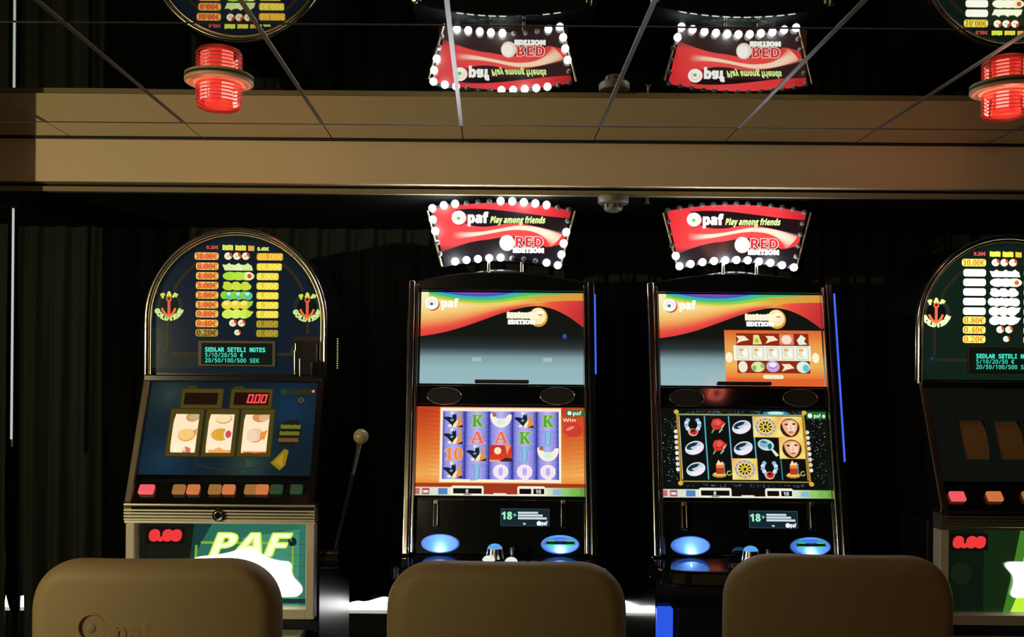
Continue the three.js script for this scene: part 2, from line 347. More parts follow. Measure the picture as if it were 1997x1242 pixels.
    disc(g, X(1441), Y(716), 9, 11, '#f5e8d8'); disc(g, X(1470), Y(716), 13, 10, '#dfe9a8'); disc(g, X(1463), Y(718), 4, 5, '#7fbd5a'); disc(g, X(1479), Y(714), 4, 5, '#8ccf60');
    disc(g, X(1499), Y(715), 13, 11, '#c9a6dc'); disc(g, X(1499), Y(712), 8, 5, '#f3e6f6'); g.strokeStyle = '#8a5fb0'; g.lineWidth = 1.6; g.beginPath(); g.arc(X(1499), Y(708), 10, 0.5, 2.4); g.stroke();
    disc(g, X(1558), Y(716), 13, 11, '#dff0e4'); disc(g, X(1563), Y(718), 6, 7, '#5fc6cf');
    g.fillStyle = '#f3ecc4'; g.beginPath(); g.roundRect(X(1479), Y(731), 40, 8, 4); g.fill();
  });
}
// status bar along the foot of both game screens
function statusBar(g, x, y, red) {
  g.fillStyle = grad(g, x, 0, x + 327, 0, [[0, '#cfd6c6'], [0.25, '#e9ecd9'], [0.75, '#e8eadb'], [0.86, '#a9cf8e'], [1, '#5f9c3a']]); g.fillRect(x, y + 2, 327, 16);
  rect(g, x, y + 4, x + 8, y + 16, '#c66a62'); rect(g, x + 13, y + 4, x + 27, y + 16, '#b6474c'); rect(g, x + 15, y + 8, x + 25, y + 13, '#dfe6ee'); rect(g, x + 44, y + 4, x + 62, y + 16, '#4f86bd');
  const frame = (a, b) => { g.fillStyle = '#f3f0dc'; g.beginPath(); g.roundRect(x + a, y - 1, b - a, 19, 4); g.fill(); };
  g.fillStyle = red; g.fillRect(x + 131, y - 2, 67, 19); rect(g, x + 131, y + 15, x + 198, y + 17, '#f4efe0');
  frame(69, 132); rect(g, x + 73, y + 4, x + 128, y + 14, '#0b0c09'); words(g, '0', x + 97, y + 13, 10, '#ffffff'); rect(g, x + 93, y + 14.5, x + 108, y + 17, '#8f8c7a');
  frame(197, 251); rect(g, x + 201, y + 4, x + 224, y + 14, '#140907'); rect(g, x + 228, y + 4, x + 249, y + 14, '#0f0b0a'); words(g, '10', x + 232, y + 13, 10, '#ffffff');
  rect(g, x + 266, y + 5, x + 282, y + 15, '#8fb9d6'); rect(g, x + 284, y + 5, x + 296, y + 15, '#8ccb66'); rect(g, x + 300, y + 5, x + 318, y + 15, '#79bb4c');
  blurred(g, x + 151, x + 176, y + 14.5, 3.4, '#f4efe0', 3);
}
const desertGame = print(812, 794, 1139, 967, 4, (g) => {
  rect(g, 812, 794, 1139, 967, '#d8602a');
  g.fillStyle = grad(g, 0, 794, 0, 950, [[0, '#c8441e'], [0.25, '#d95a2a'], [0.55, '#e5823c'], [0.85, '#f4b868'], [1, '#e9803a']]); g.fillRect(812, 794, 327, 156);
  for (let i = 0; i < 16; i++) { g.fillStyle = `rgba(${150 + i * 6},${40 + i * 6},20,.28)`; g.beginPath(); g.moveTo(812, 800 + i * 9); g.bezierCurveTo(835, 792 + i * 9, 850, 808 + i * 9, 860, 800 + i * 9 + 4); g.lineTo(860, 806 + i * 9); g.lineTo(812, 808 + i * 9); g.fill(); g.beginPath(); g.moveTo(1094, 806 + i * 9); g.bezierCurveTo(1110, 796 + i * 9, 1125, 806 + i * 9, 1139, 798 + i * 9); g.lineTo(1139, 806 + i * 9); g.lineTo(1094, 812 + i * 9); g.fill(); }
  disc(g, 1118, 838, 19, 14, '#cf3b30'); disc(g, 1112, 835, 9, 3, '#f08a78', -0.4); rect(g, 1094, 795, 1104, 806, '#cf3322');
  rect(g, 1104, 799, 1139, 811, '#2b7a3a'); disc(g, 1111, 805, 4, 4, '#ffffff'); words(g, 'paf', 1117, 809, 10, '#ffffff', { x1: 1134 }); words(g, 'Win', 1098, 822, 9, '#ffd9d0', { x1: 1124 });
  rect(g, 857, 795, 1095, 943, '#f3a85a'); rect(g, 858, 796.5, 1094, 941, '#fff4d6');
  const cx = [862.7, 906.6, 953.7, 999.4, 1046.9, 1089.8], cy = [802.7, 836.2, 868.6, 901, 935.6];
  for (let i = 0; i < 5; i++) {
    g.fillStyle = grad(g, cx[i], 0, cx[i + 1], 0, [[0, '#4a50b4'], [0.14, '#8f90e2'], [0.5, '#bdb8f2'], [0.84, '#8588de'], [1, '#343a9c']]); g.fillRect(cx[i], cy[0], cx[i + 1] - cx[i], cy[4] - cy[0]);
    for (let k = 0; k < 12; k++) { g.strokeStyle = 'rgba(190,150,210,.22)'; g.lineWidth = 2; const y = cy[0] + 11 * k + 4 * Math.sin(i * 4 + k); g.beginPath(); g.moveTo(cx[i], y); g.lineTo(cx[i + 1], y + 3 * Math.sin(k)); g.stroke(); }
  }
  const sym = {
    roo(x, y) {                                                      // dark shouldered animal with a tan flank and raised arm
      g.fillStyle = '#16202c'; g.beginPath(); g.moveTo(x - 20, y - 5); g.quadraticCurveTo(x - 10, y - 7, x - 4, y - 3); g.lineTo(x - 2, y - 13); g.lineTo(x + 1, y - 9); g.lineTo(x + 4, y - 13); g.lineTo(x + 5, y - 3); g.quadraticCurveTo(x + 4, y + 8, x - 4, y + 15); g.quadraticCurveTo(x - 8, y + 4, x - 20, y - 2); g.fill();
      g.fillStyle = '#e0954a'; g.beginPath(); g.moveTo(x + 3, y + 15); g.quadraticCurveTo(x + 4, y + 2, x + 9, y - 2); g.lineTo(x + 12, y - 15); g.lineTo(x + 15, y - 12); g.lineTo(x + 14, y); g.quadraticCurveTo(x + 18, y + 8, x + 17, y + 15); g.fill();
      g.fillStyle = '#ffe6b8'; g.beginPath(); g.moveTo(x - 4, y + 15); g.quadraticCurveTo(x + 2, y + 2, x + 8, y + 1); g.quadraticCurveTo(x + 6, y + 10, x + 4, y + 15); g.fill();
      disc(g, x - 4, y - 13, 3, 3.4, '#e2e6f6'); disc(g, x - 4, y + 1, 3.4, 2.4, '#6f98b0'); poly(g, [[x + 6, y + 15], [x + 17, y + 10], [x + 18, y + 15]], '#2c1c14'); disc(g, x - 8, y + 12, 4, 3, '#f0e4dc');
    },
    k(x, y) { words(g, 'K', x - 12, y + 13, 32, '#57a52e', { x1: x + 12, edge: '#a8d67a', edgeWidth: 2.5, font: 'serif' }); },
    a(x, y) { words(g, 'A', x - 14, y + 13, 32, '#e8705a', { x1: x + 15, edge: '#f4b0a0', edgeWidth: 2.5, font: 'serif' }); },
    q(x, y) { words(g, 'Q', x - 15, y + 13, 32, '#f6e2ee', { x1: x + 15, edge: '#fff6fa', edgeWidth: 3, font: 'serif' }); },
    j(x, y) { words(g, 'J', x - 9, y + 11, 30, '#8fc0e6', { x1: x + 9, edge: '#6c93c6', edgeWidth: 2, font: 'serif' }); },
    ten(x, y) { words(g, '10', x - 18, y + 13, 31, '#ef8448', { x1: x + 18, edge: '#f7b48a', edgeWidth: 3, font: 'serif' }); },
    crab(x, y) { g.fillStyle = '#f7f2dc'; g.beginPath(); g.moveTo(x - 21, y - 12); g.bezierCurveTo(x - 10, y - 14, x - 12, y - 2, x - 4, y - 3); g.lineTo(x + 5, y - 3); g.bezierCurveTo(x + 12, y - 2, x + 12, y - 15, x + 21, y - 10); g.bezierCurveTo(x + 22, y + 4, x + 12, y + 15, x, y + 15); g.bezierCurveTo(x - 14, y + 14, x - 22, y + 2, x - 21, y - 12); g.fill(); disc(g, x, y + 4, 8, 6, '#d2f0ea'); disc(g, x - 13, y - 10, 4, 4, '#b8634a'); },
    hill(x, y) { rect(g, x - 23, y - 16, x + 22, y + 16, '#c8342a'); poly(g, [[x - 23, y + 10], [x - 8, y - 6], [x + 4, y + 2], [x + 14, y - 8], [x + 22, y + 4], [x + 22, y + 16], [x - 23, y + 16]], '#d6402e'); disc(g, x - 6, y - 5, 7, 7, '#ffe8b8'); poly(g, [[x + 8, y - 16], [x + 20, y - 16], [x + 12, y + 2]], '#f39a5a'); poly(g, [[x - 2, y + 16], [x + 10, y + 8], [x + 22, y + 10], [x + 22, y + 16]], '#3a2a18'); rect(g, x - 23, y + 13, x - 2, y + 16, '#f6b074'); },
  };
  const rows = [['roo', 'k', 'crab', 'roo', 'k'], ['roo', 'a', 'a', 'k', 'j'], ['ten', 'roo', 'hill', 'j', 'crab'], ['roo', 'j', 'q', 'q', 'q']];
  rows.forEach((r, j) => r.forEach((s, i) => sym[s]((cx[i] + cx[i + 1]) / 2, (cy[j] + cy[j + 1]) / 2)));
  for (let i = 1; i < 5; i++) rect(g, cx[i] - 0.8, cy[0], cx[i] + 0.8, cy[4], '#2a2f86');
  rect(g, 812, 943, 1139, 950, '#9c3a1c');
  statusBar(g, 812, 949, '#a3361f');
});
const nightGame = print(1281, 796, 1608, 970, 4, (g) => {
  rect(g, 1281, 796, 1608, 970, '#0a0f0c');
  for (let i = 0; i < 150; i++) { const s = rnd(), x = s < 0.5 ? 1284 + rnd() * 30 : 1568 + rnd() * 34, y = 815 + rnd() * 125; disc(g, x, y, 0.4 + rnd() * 0.9, 0.4 + rnd() * 0.9, `rgba(220,230,245,${0.25 + rnd() * 0.6})`); }
  for (let i = 0; i < 130; i++) { const x = 1330 + rnd() * 230, y = (rnd() < 0.5 ? 800 : 944) + rnd() * 5; disc(g, x, y, 0.8 + rnd(), 0.7 + rnd() * 0.6, `rgba(${60 + rnd() * 60},${80 + rnd() * 70},${150 + rnd() * 80},.7)`); }
  disc(g, 1508, 803.5, 26, 4, '#2f86c8'); disc(g, 1508, 803.5, 16, 3, '#bdf2f8');
  rect(g, 1568, 800, 1606, 815, '#1f6a2d'); disc(g, 1575, 808, 4.5, 4.5, '#fff'); words(g, 'paf', 1582, 812, 10, '#fff', { x1: 1596 }); disc(g, 1602, 809, 3, 3.5, '#e8f0c8');
  // leaning frame: everything inside follows the photographed slant
  const P = (u, v) => [1320 + 237 * u + (4 + 7 * u * 0.3) * v, 810 + 125 * v];
  const L = (a, b, w, c) => { g.strokeStyle = c; g.lineWidth = w; g.beginPath(); g.moveTo(...P(...a)); g.lineTo(...P(...b)); g.stroke(); };
  L([-0.025, -0.05], [-0.025, 1.05], 4, '#b8862a'); L([1.02, -0.05], [1.02, 1.05], 4, '#b8862a'); L([-0.03, -0.02], [1.03, -0.02], 3, '#8aa56a'); L([-0.03, 1.03], [1.03, 1.03], 2.5, '#a08a3a');
  L([-0.01, 0], [-0.01, 1], 1.5, '#d8dcc0'); L([1.005, 0], [1.005, 1], 1.5, '#cfae58');
  [[-0.03, -0.06], [1.03, -0.06], [-0.03, 1.06], [1.03, 1.06]].forEach(([u, v]) => disc(g, ...P(u, v), 5, 4.5, '#d9ad3a'));
  for (let i = 0; i < 8; i++) { disc(g, ...P(-0.045, 0.25 + i * 0.085), 3.6, 4, ['#e8e2c8', '#f1eee6', '#cfd6ea'][i % 3]); disc(g, ...P(1.04, 0.25 + i * 0.085), 3.6, 4, ['#e3dcc0', '#efe9df', '#d6daf0'][i % 3]); }
  for (let i = 1; i < 4; i++) { L([i * 0.2, 0], [i * 0.2, 1], 3, '#2f7f9a'); L([i * 0.2, 0], [i * 0.2, 1], 1.2, '#6fd0e0'); }
  L([0.8, 0.66], [0.8, 1], 2, '#3f8aa8');
  const cell = (i, j) => P((i + 0.5) / 5, (j + 0.5) / 3);
  const gold = (i, j) => { const a = P(i / 5, j / 3), b = P((i + 1) / 5, (j + 1) / 3); g.fillStyle = grad(g, a[0], a[1], b[0], b[1], [[0, '#f0a850'], [0.35, '#f6e890'], [0.7, '#f2c24e'], [1, '#f8e88c']]); g.fillRect(a[0], a[1], b[0] - a[0], b[1] - a[1]); };
  const sym = {
    ring(x, y) { g.save(); g.translate(x, y); g.rotate(-0.32); disc(g, 0, 1, 19, 13, '#dfe2f2'); disc(g, 3, 5, 14, 8, '#f3ecf8'); disc(g, -1, -3, 14, 6.5, '#16404e'); disc(g, 4, -1, 11, 5.5, '#bcd3de'); disc(g, -2, -5, 10, 2.5, '#0d2a36'); disc(g, 8, 5, 7, 5, '#f6e3f2'); g.restore(); },
    rose(x, y) { poly(g, [[x - 12, y - 4], [x - 8, y - 14], [x + 4, y - 16], [x + 16, y - 7], [x + 11, y - 1], [x + 4, y + 6], [x - 8, y + 7]], '#d3342f'); disc(g, x, y - 7, 8, 6, '#e85a4c'); g.strokeStyle = '#9c1c1c'; g.lineWidth = 1.4; g.beginPath(); g.arc(x + 1, y - 6, 6, 0.4, 4); g.stroke(); poly(g, [[x + 10, y - 2], [x + 17, y - 7], [x + 6, y + 10]], '#f2c8c0'); poly(g, [[x - 12, y + 12], [x - 8, y + 5], [x - 5, y + 7], [x - 10, y + 14]], '#4fae5a'); poly(g, [[x + 2, y + 12], [x + 7, y + 4], [x + 11, y + 6], [x + 4, y + 13]], '#86c98a'); },
    neck(x, y) { for (let k = 0; k < 5; k++) { disc(g, x - 8 - 5 * Math.sin(k * 0.8 + 0.3), y - 12 + k * 5.5, 4.2, 4, k % 2 ? '#cfe6f8' : '#8dbbe0'); disc(g, x + 8 + 5 * Math.sin(k * 0.8 + 0.3), y - 12 + k * 5.5, 4.2, 4, k % 2 ? '#cfe6f8' : '#8dbbe0'); } disc(g, x, y + 12, 9.5, 7.5, '#e9b0a0'); disc(g, x + 1, y + 11, 7, 6, '#b82a22'); disc(g, x, y + 9, 3, 2.5, '#3a0a0a'); },
    wheel(x, y) { disc(g, x, y, 20, 17.5, '#b9b4cc'); disc(g, x, y, 15.5, 13.5, '#f0d45a'); for (let k = 0; k < 10; k++) { const a = k * 0.628; poly(g, [[x + 4 * Math.cos(a), y + 3.5 * Math.sin(a)], [x + 12.5 * Math.cos(a - 0.2), y + 11 * Math.sin(a - 0.2)], [x + 12.5 * Math.cos(a + 0.2), y + 11 * Math.sin(a + 0.2)]], '#2a2408'); } g.strokeStyle = '#e8e6ee'; g.lineWidth = 1; for (let k = 0; k < 12; k++) { const a = k * 0.5236; disc(g, x + 17.8 * Math.cos(a), y + 15.5 * Math.sin(a), 1.3, 1.3, '#6f6a9c'); } disc(g, x, y, 3, 3, '#1c1806'); },
    lady(x, y) { disc(g, x, y + 1, 19, 18, '#7a3a1c'); disc(g, x, y + 3, 18, 17, '#3a1c10'); g.fillStyle = '#f0b48c'; g.beginPath(); g.moveTo(x - 15, y - 8); g.bezierCurveTo(x - 8, y - 17, x + 12, y - 17, x + 15, y - 6); g.bezierCurveTo(x + 16, y + 4, x + 10, y + 16, x + 2, y + 18); g.bezierCurveTo(x - 8, y + 14, x - 15, y + 4, x - 15, y - 8); g.fill(); disc(g, x + 3, y, 8, 12, '#f9d6b8'); disc(g, x - 7, y - 5, 3.6, 1.7, '#5a2c1c'); disc(g, x + 8, y - 6, 3.6, 1.7, '#5a2c1c'); g.strokeStyle = '#d98c62'; g.lineWidth = 1.1; g.beginPath(); g.moveTo(x + 1, y - 4); g.lineTo(x + 3, y + 4); g.lineTo(x - 1, y + 5); g.stroke(); disc(g, x + 2, y + 10, 5, 1.8, '#c2604e'); },
    candle(x, y) { disc(g, x - 2, y + 12, 14, 5, '#c9912e'); disc(g, x - 2, y + 10, 12, 3.6, '#f0cf6a'); rect(g, x - 8, y - 8, x + 7, y + 10, '#b83a22'); rect(g, x - 8, y - 8, x + 7, y - 2, '#f0824a'); poly(g, [[x - 8, y - 8], [x - 3, y - 18], [x + 1, y - 12], [x + 5, y - 15], [x + 7, y - 8]], '#ffe2a0'); rect(g, x + 7, y - 12, x + 9, y + 8, '#5f8a94'); g.strokeStyle = '#c9b45a'; g.lineWidth = 2; g.beginPath(); g.arc(x + 17, y + 8, 4, 0, 5.5); g.stroke(); },
    glass(x, y) { g.save(); g.translate(x - 3, y - 6); g.rotate(0.2); disc(g, 0, 0, 16, 11, '#bfe0e4'); disc(g, -4, -1, 9, 7, '#7fb6c2'); disc(g, 8, 1, 4, 6, '#1d5f6c'); disc(g, -5, -5, 6, 2, '#2a6f80'); g.restore(); poly(g, [[x + 7, y + 4], [x + 11, y + 2], [x + 22, y + 14], [x + 16, y + 17]], '#eee6d2'); },
  };
  gold(3, 0); gold(4, 0); gold(4, 1); gold(2, 2);
  [['neck', 'rose', 'ring', 'wheel', 'lady'], ['ring', 'rose', 'ring', 'glass', 'lady'], ['ring', 'candle', 'wheel', 'neck', 'candle']].forEach((r, j) => r.forEach((s, i) => sym[s](...cell(i, j))));
  statusBar(g, 1283, 952, '#140a09');
});
const ageNotice = print(976, 992, 1071, 1026, 8, (g) => {
  rect(g, 976, 992, 1071, 1026, '#14272f'); g.strokeStyle = '#3d5560'; g.lineWidth = 0.8; g.strokeRect(976.6, 992.6, 93.8, 32.8);
  words(g, '18', 977.5, 1012.5, 20, '#a9f2cf', { x1: 999, edge: '#8be6bd', edgeWidth: 0.8 }); words(g, '+', 999.5, 1009.5, 14, '#79e0a8', { x1: 1008 });
  [[1000.3, 1049], [1005.6, 1058], [1011, 1066]].forEach(([y, x1]) => { rect(g, 1010, y - 2.2, x1, y + 1.8, 'rgba(232,245,250,.92)'); for (let x = 1012; x < x1 - 2; x += 2.6) rect(g, x, y - 1.2, x + 0.5, y + 1.2, 'rgba(120,150,165,.5)'); });
  rect(g, 1020, 1020, 1025, 1023, '#cfe2ea'); disc(g, 1051, 1020.5, 4.6, 4.6, '#ffffff'); words(g, 'paf', 1055.5, 1024, 10, '#f4f8fb', { x1: 1067, edge: '#fff', edgeWidth: 0.7 });
});

// ---- classic machine prints
const PAY = [276, 440, 645, 742];
const prizes = ['10.00€', '6.00€', '4.00€', '3.00€', '2.00€', '1.00€', '0.80€', '0.40€', '0.20€'], prizes2 = ['40.00€', '16.00€', '8.00€', '6.00€', '4.00€', '3.20€', '1.60€', '0.80€', '0.40€'];
const payTable = (bright) => print(...PAY, 4, (g) => {
  rect(g, ...PAY, bright ? '#0a1410' : '#0b1418');
  g.fillStyle = bright ? '#0c1a12' : '#0b1926'; g.beginPath(); g.ellipse(458, 640, 165, 175, 0, 0, 7); g.fill();
  if (!bright) poly(g, [[290, 640], [322, 640], [325, 690], [395, 690], [395, 720], [292, 720]], '#1a2422');
  g.strokeStyle = bright ? '#241f12' : '#33280f'; g.lineWidth = 5; g.lineJoin = 'round';                       // painted rope pipe
  g.beginPath(); g.moveTo(382, 512); g.bezierCurveTo(360, 530, 345, 550, 338, 566); g.stroke(); g.beginPath(); g.moveTo(548, 512); g.bezierCurveTo(570, 530, 582, 548, 588, 566); g.stroke();
  g.beginPath(); g.moveTo(325, 625); g.lineTo(325, 691); g.lineTo(388, 691); g.stroke(); g.beginPath(); g.moveTo(598, 626); g.lineTo(598, 650); g.moveTo(538, 691); g.lineTo(566, 691); g.bezierCurveTo(568, 680, 572, 672, 585, 668); g.stroke();
  disc(g, 323, 690, 8, 8, '#101a22'); disc(g, 321, 688, 3, 3, '#24323c');
  rect(g, 572, 655, 632, 668, bright ? '#15120a' : '#241d10');
  const ys = [498, 518, 537, 556, 575, 594, 612, 631, 649.5];
  const blown = (r) => bright && r > 0 && r < 6;
  ys.forEach((y, r) => {
    const low = !bright && r > 7 ? 0.62 : 1, lowB = !bright && r > 6 ? 0.72 : 1, L = r === 0 ? 378 : r < 3 ? 381 : 381;
    const fill = blown(r) ? '#ffffff' : bright ? '#f0d84a' : ['#ec6a34', '#de7a34', '#e8663a', '#dd8038', '#d9993a', '#e2a23c', '#dc8038', '#e07a3c', '#7a4a14'][r], edge = blown(r) ? '#fcfff0' : bright ? '#f2ea6a' : low < 1 ? '#b39a3c' : '#f0c85a';
    g.globalAlpha = 1;
    g.fillStyle = edge; g.beginPath(); g.roundRect(L - 1, y - 7.4, 425 - L, 14.8, 5); g.fill();
    words(g, prizes[r], L + 1, y + 5.6, 16, blown(r) ? '#ffffff' : bright ? '#c26a2a' : low < 1 ? '#6a3c0c' : fill, { x1: 421, edge: blown(r) ? '#fff' : bright ? '#e8c84e' : low < 1 ? '#8a6a1c' : '#e89a48', edgeWidth: blown(r) ? 2 : 1.2, font: 'serif' });
    if (!bright && r < 8) { g.globalAlpha = 0.55; g.fillStyle = '#e8603a'; g.beginPath(); g.roundRect(L + 3, y - 4, 30, 8.5, 4); g.fill(); g.globalAlpha = 1; words(g, prizes[r], L + 1, y + 5.6, 16, '#d8502c', { x1: 421, font: 'serif' }); }
    const x1 = r === 0 ? 549 : r === 1 ? 547 : 541;
    g.fillStyle = bright ? (blown(r) ? '#fffde0' : '#f6e84e') : lowB < 1 ? '#8f7a22' : r === 0 ? '#e9a530' : '#e6cf3e'; g.beginPath(); g.roundRect(498, y - 6.8, x1 - 498, 14.4, 4); g.fill();
    words(g, prizes2[r], 499, y + 6.2, 17, bright ? '#fffbd0' : lowB < 1 ? '#b9a232' : r === 0 ? '#ffd24a' : '#ffef62', { x1: x1 - 1, edge: bright ? '#fff6a8' : lowB < 1 ? '#a08a2a' : r === 0 ? '#f5b83e' : '#f3dd4c', edgeWidth: 1.4, font: 'serif' });
  });
  words(g, '0.20€', 400, 484, 9, '#d0524c', { x1: 423, edge: '#a8343a', edgeWidth: 1 }); blurred(g, 431, 452, 481, 10.5, '#d8e64e', 4.2); blurred(g, 456, 477, 481.5, 10.5, '#e6dc48', 4.2); blurred(g, 481, 493, 482, 10.5, '#dfae3a', 4.2); words(g, '0.40€', 499, 486, 9.5, '#e6f06a', { x1: 521, edge: '#c0d050', edgeWidth: 1 });
  const pale = bright ? '#fdffe8' : null;
  const ball = (x, y, r) => { disc(g, x, y, r, r, '#d8743c'); disc(g, x - 1, y, r * 0.94, r * 0.94, pale ?? '#f4ecc8'); poly(g, [[x + 1, y - r], [x + r, y - 3], [x + r - 0.5, y + 2], [x + 2, y]], '#cc4a34'); disc(g, x - 1.5, y + 0.5, 1.8, 1.8, '#a8b88a'); };
  [443, 460, 477].forEach((x) => ball(x, 497.5, 7.6)); [453, 470].forEach((x) => ball(x, 630, 7.2)); ball(bright ? 465 : 462, 648.5, 6);
  for (let k = 0; k < 3; k++) { poly(g, [[431 + k * 18, 514], [438 + k * 18, 515], [445 + k * 18, 511], [448 + k * 18, 514], [452 + k * 18, 516], [455 + k * 18, 526], [436 + k * 18, 526]], pale ?? ['#dcec9e', '#e6f2b0', '#d6ea94'][k]); }
  for (let k = 0; k < 3; k++) { disc(g, 447 + k * 16, 537, 15, 8.4, k === 0 ? (pale ?? '#a8e03a') : pale ?? '#b2e446'); } disc(g, 483, 537, 8.6, 8.4, '#f6f0c4'); disc(g, 484, 537, 4.4, 4.6, '#d4522c');
  for (let k = 0; k < 3; k++) { disc(g, 444 + k * 16, 558, 12, 7.4, pale ?? ['#c4dc36', '#cfe23e', '#cadf38'][k]); disc(g, 440 + k * 18, 551, 7, 3, pale ?? '#d6d648'); }
  for (let k = 0; k < 3; k++) { disc(g, 436 + k * 19, 575, 8, 8, pale ?? '#8ed236'); disc(g, 446 + k * 18, 576, 8.4, 8.4, pale ?? '#58c2a0'); disc(g, 444 + k * 18, 572, 4, 3.4, '#c8f0dc'); }
  for (let k = 0; k < 3; k++) { disc(g, 441 + k * 17, 594, 11, 9, pale ?? '#efd23e'); disc(g, 439 + k * 17, 591, 6, 4, pale ?? '#f6ea78'); } poly(g, [[482, 587], [492, 586], [489, 595], [480, 602]], pale ?? '#96d838');
  for (let k = 0; k < 3; k++) { disc(g, 443 + k * 16, 612, 12, 9, pale ?? ['#cfee58', '#d8f268', '#d2f05c'][k], -0.2); } poly(g, [[478, 605], [493, 607], [486, 617], [476, 621]], pale ?? '#bce43e');
  // anchor emblems ringed by letters
  [328, 597].forEach((x, n) => {
    const y = 597; g.strokeStyle = '#1c2a1e'; g.lineWidth = 8; g.beginPath(); g.arc(x, y, 23, 0, 7); g.stroke(); disc(g, x, y, 19, 19, '#060c10');
    const letter = (ch, a, c) => { g.save(); g.translate(x + 24 * Math.sin(a), y - 24 * Math.cos(a)); g.rotate(Math.abs(a) < 1.3 ? a : a + Math.PI); words(g, ch, -4.5, 4.6, 12.5, c, { x1: 4.5, edge: c, edgeWidth: 1.6 }); g.restore(); };
    ['P', 'A', 'F'].forEach((ch, k) => letter(ch, (k - 1) * 0.52, bright ? '#f0f48a' : ['#cddc4a', '#dbe650', '#d8ea7a'][k]));
    [...'GOLDTIME'].forEach((ch, k) => letter(ch, -1.98 - k * 0.33, bright ? '#eef6b0' : '#cfe68a'));
    g.strokeStyle = '#e2603a'; g.lineCap = 'round'; g.lineWidth = 5.5; g.beginPath(); g.moveTo(x, y - 10); g.lineTo(x, y + 19); g.stroke();
    g.lineWidth = 3; g.beginPath(); g.arc(x, y - 14, 4.2, 0, 7); g.stroke(); g.lineWidth = 4.6; g.strokeStyle = '#e8743e'; g.beginPath(); g.moveTo(x - 13, y + 6); g.quadraticCurveTo(x - 9, y + 16, x, y + 21); g.quadraticCurveTo(x + 9, y + 16, x + 12, y + 6); g.stroke();
  });
});
const noteDisplay = print(393, 669, 531, 711, 6, (g) => {
  rect(g, 393, 669, 531, 711, '#08140f');
  const o = { font: 'monospace', weight: 'bold' };
  words(g, 'SEDLAR SETELI NOTES', 400, 686, 11, '#4ff0d0', { x1: 518, edge: '#2fd6b4', edgeWidth: 0.8, ...o }); words(g, '5/10/20/50 €', 400, 696.5, 11, '#46e6c6', { x1: 475, ...o }); words(g, '20/50/100/500 SEK', 400, 707, 11, '#46e6c6', { x1: 506, ...o });
});
const REEL = [262, 742, 626, 928];
const reelGlass = (dim) => print(...REEL, 4, (g) => {
  if (dim) { rect(g, ...REEL, '#0b0f0b'); return; }
  rect(g, ...REEL, '#0b1c26');
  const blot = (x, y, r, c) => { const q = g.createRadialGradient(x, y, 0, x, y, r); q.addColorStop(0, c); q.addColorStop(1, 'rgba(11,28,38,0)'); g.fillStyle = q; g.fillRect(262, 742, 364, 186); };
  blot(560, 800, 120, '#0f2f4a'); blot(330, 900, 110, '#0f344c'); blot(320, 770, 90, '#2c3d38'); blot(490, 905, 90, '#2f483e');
  const oliv = '#4a4012', frame = (x0, y0, x1, y1, lean = 0) => { poly(g, [[x0, y0], [x1, y0], [x1 - lean * 0.2, y1], [x0 - lean, y1]], '#2e2a10'); poly(g, [[x0 + 2, y0 + 2], [x1 - 2, y0 + 2], [x1 - 2 - lean * 0.2, y1 - 2], [x0 + 2 - lean, y1 - 2]], oliv); };
  frame(342, 756, 427, 800); frame(440, 756, 525, 800); rect(g, 350, 766, 416, 790, '#1a0906'); rect(g, 449, 766, 517, 790, '#1a0906');
  rect(g, 352, 752, 372, 757, '#38330f'); rect(g, 446, 752, 466, 757, '#38330f');
  frame(326, 797, 394, 894); frame(396, 797, 463, 894); frame(465, 797, 533, 894);
  rect(g, 540, 758, 552, 768, '#2b3a1c'); rect(g, 555, 757, 600, 768, '#2a2814'); disc(g, 604, 761, 3, 3, '#e08a5a');  disc(g, 581, 779, 6, 5, '#5a4a2a'); disc(g, 581, 779, 3, 3, '#22282a');
  g.strokeStyle = '#2a2c14'; g.lineWidth = 2.4; g.beginPath(); g.moveTo(388, 905); g.bezierCurveTo(430, 925, 500, 922, 536, 900); g.stroke(); g.lineWidth = 2; g.beginPath(); g.arc(476, 906, 7, 0, 7); g.stroke();
  poly(g, [[533, 904], [558, 876], [566, 880], [562, 908], [552, 918]], '#8a7016'); poly(g, [[540, 902], [557, 884], [556, 912]], '#a5871e');
  poly(g, [[540, 838], [556, 820], [580, 820], [588, 842], [586, 858], [572, 874], [550, 870], [541, 858]], '#14180e');
  [0, 1, 2].forEach((k) => blurred(g, 546 - k, 583, 833 + k * 13, 8, ['#6f6a22', '#6a6424', '#6a4a22'][k], 4.4));
});
const ledDigits = print(350, 766, 517, 791, 6, (g) => {
  rect(g, 350, 766, 517, 791, '#1e0806');
  const seg = (x, y, w, h) => { g.strokeStyle = '#ff4a4a'; g.lineWidth = 3.4; g.lineCap = 'round'; g.beginPath(); g.moveTo(x + 1.6, y); g.lineTo(x + w + 1.6, y); g.lineTo(x + w - 1, y + h); g.lineTo(x - 1, y + h); g.closePath(); g.stroke(); };
  [477, 491, 504].forEach((x) => seg(x, 771, 8, 15)); disc(g, 487, 786.5, 1.6, 1.6, '#ff4a4a');
});
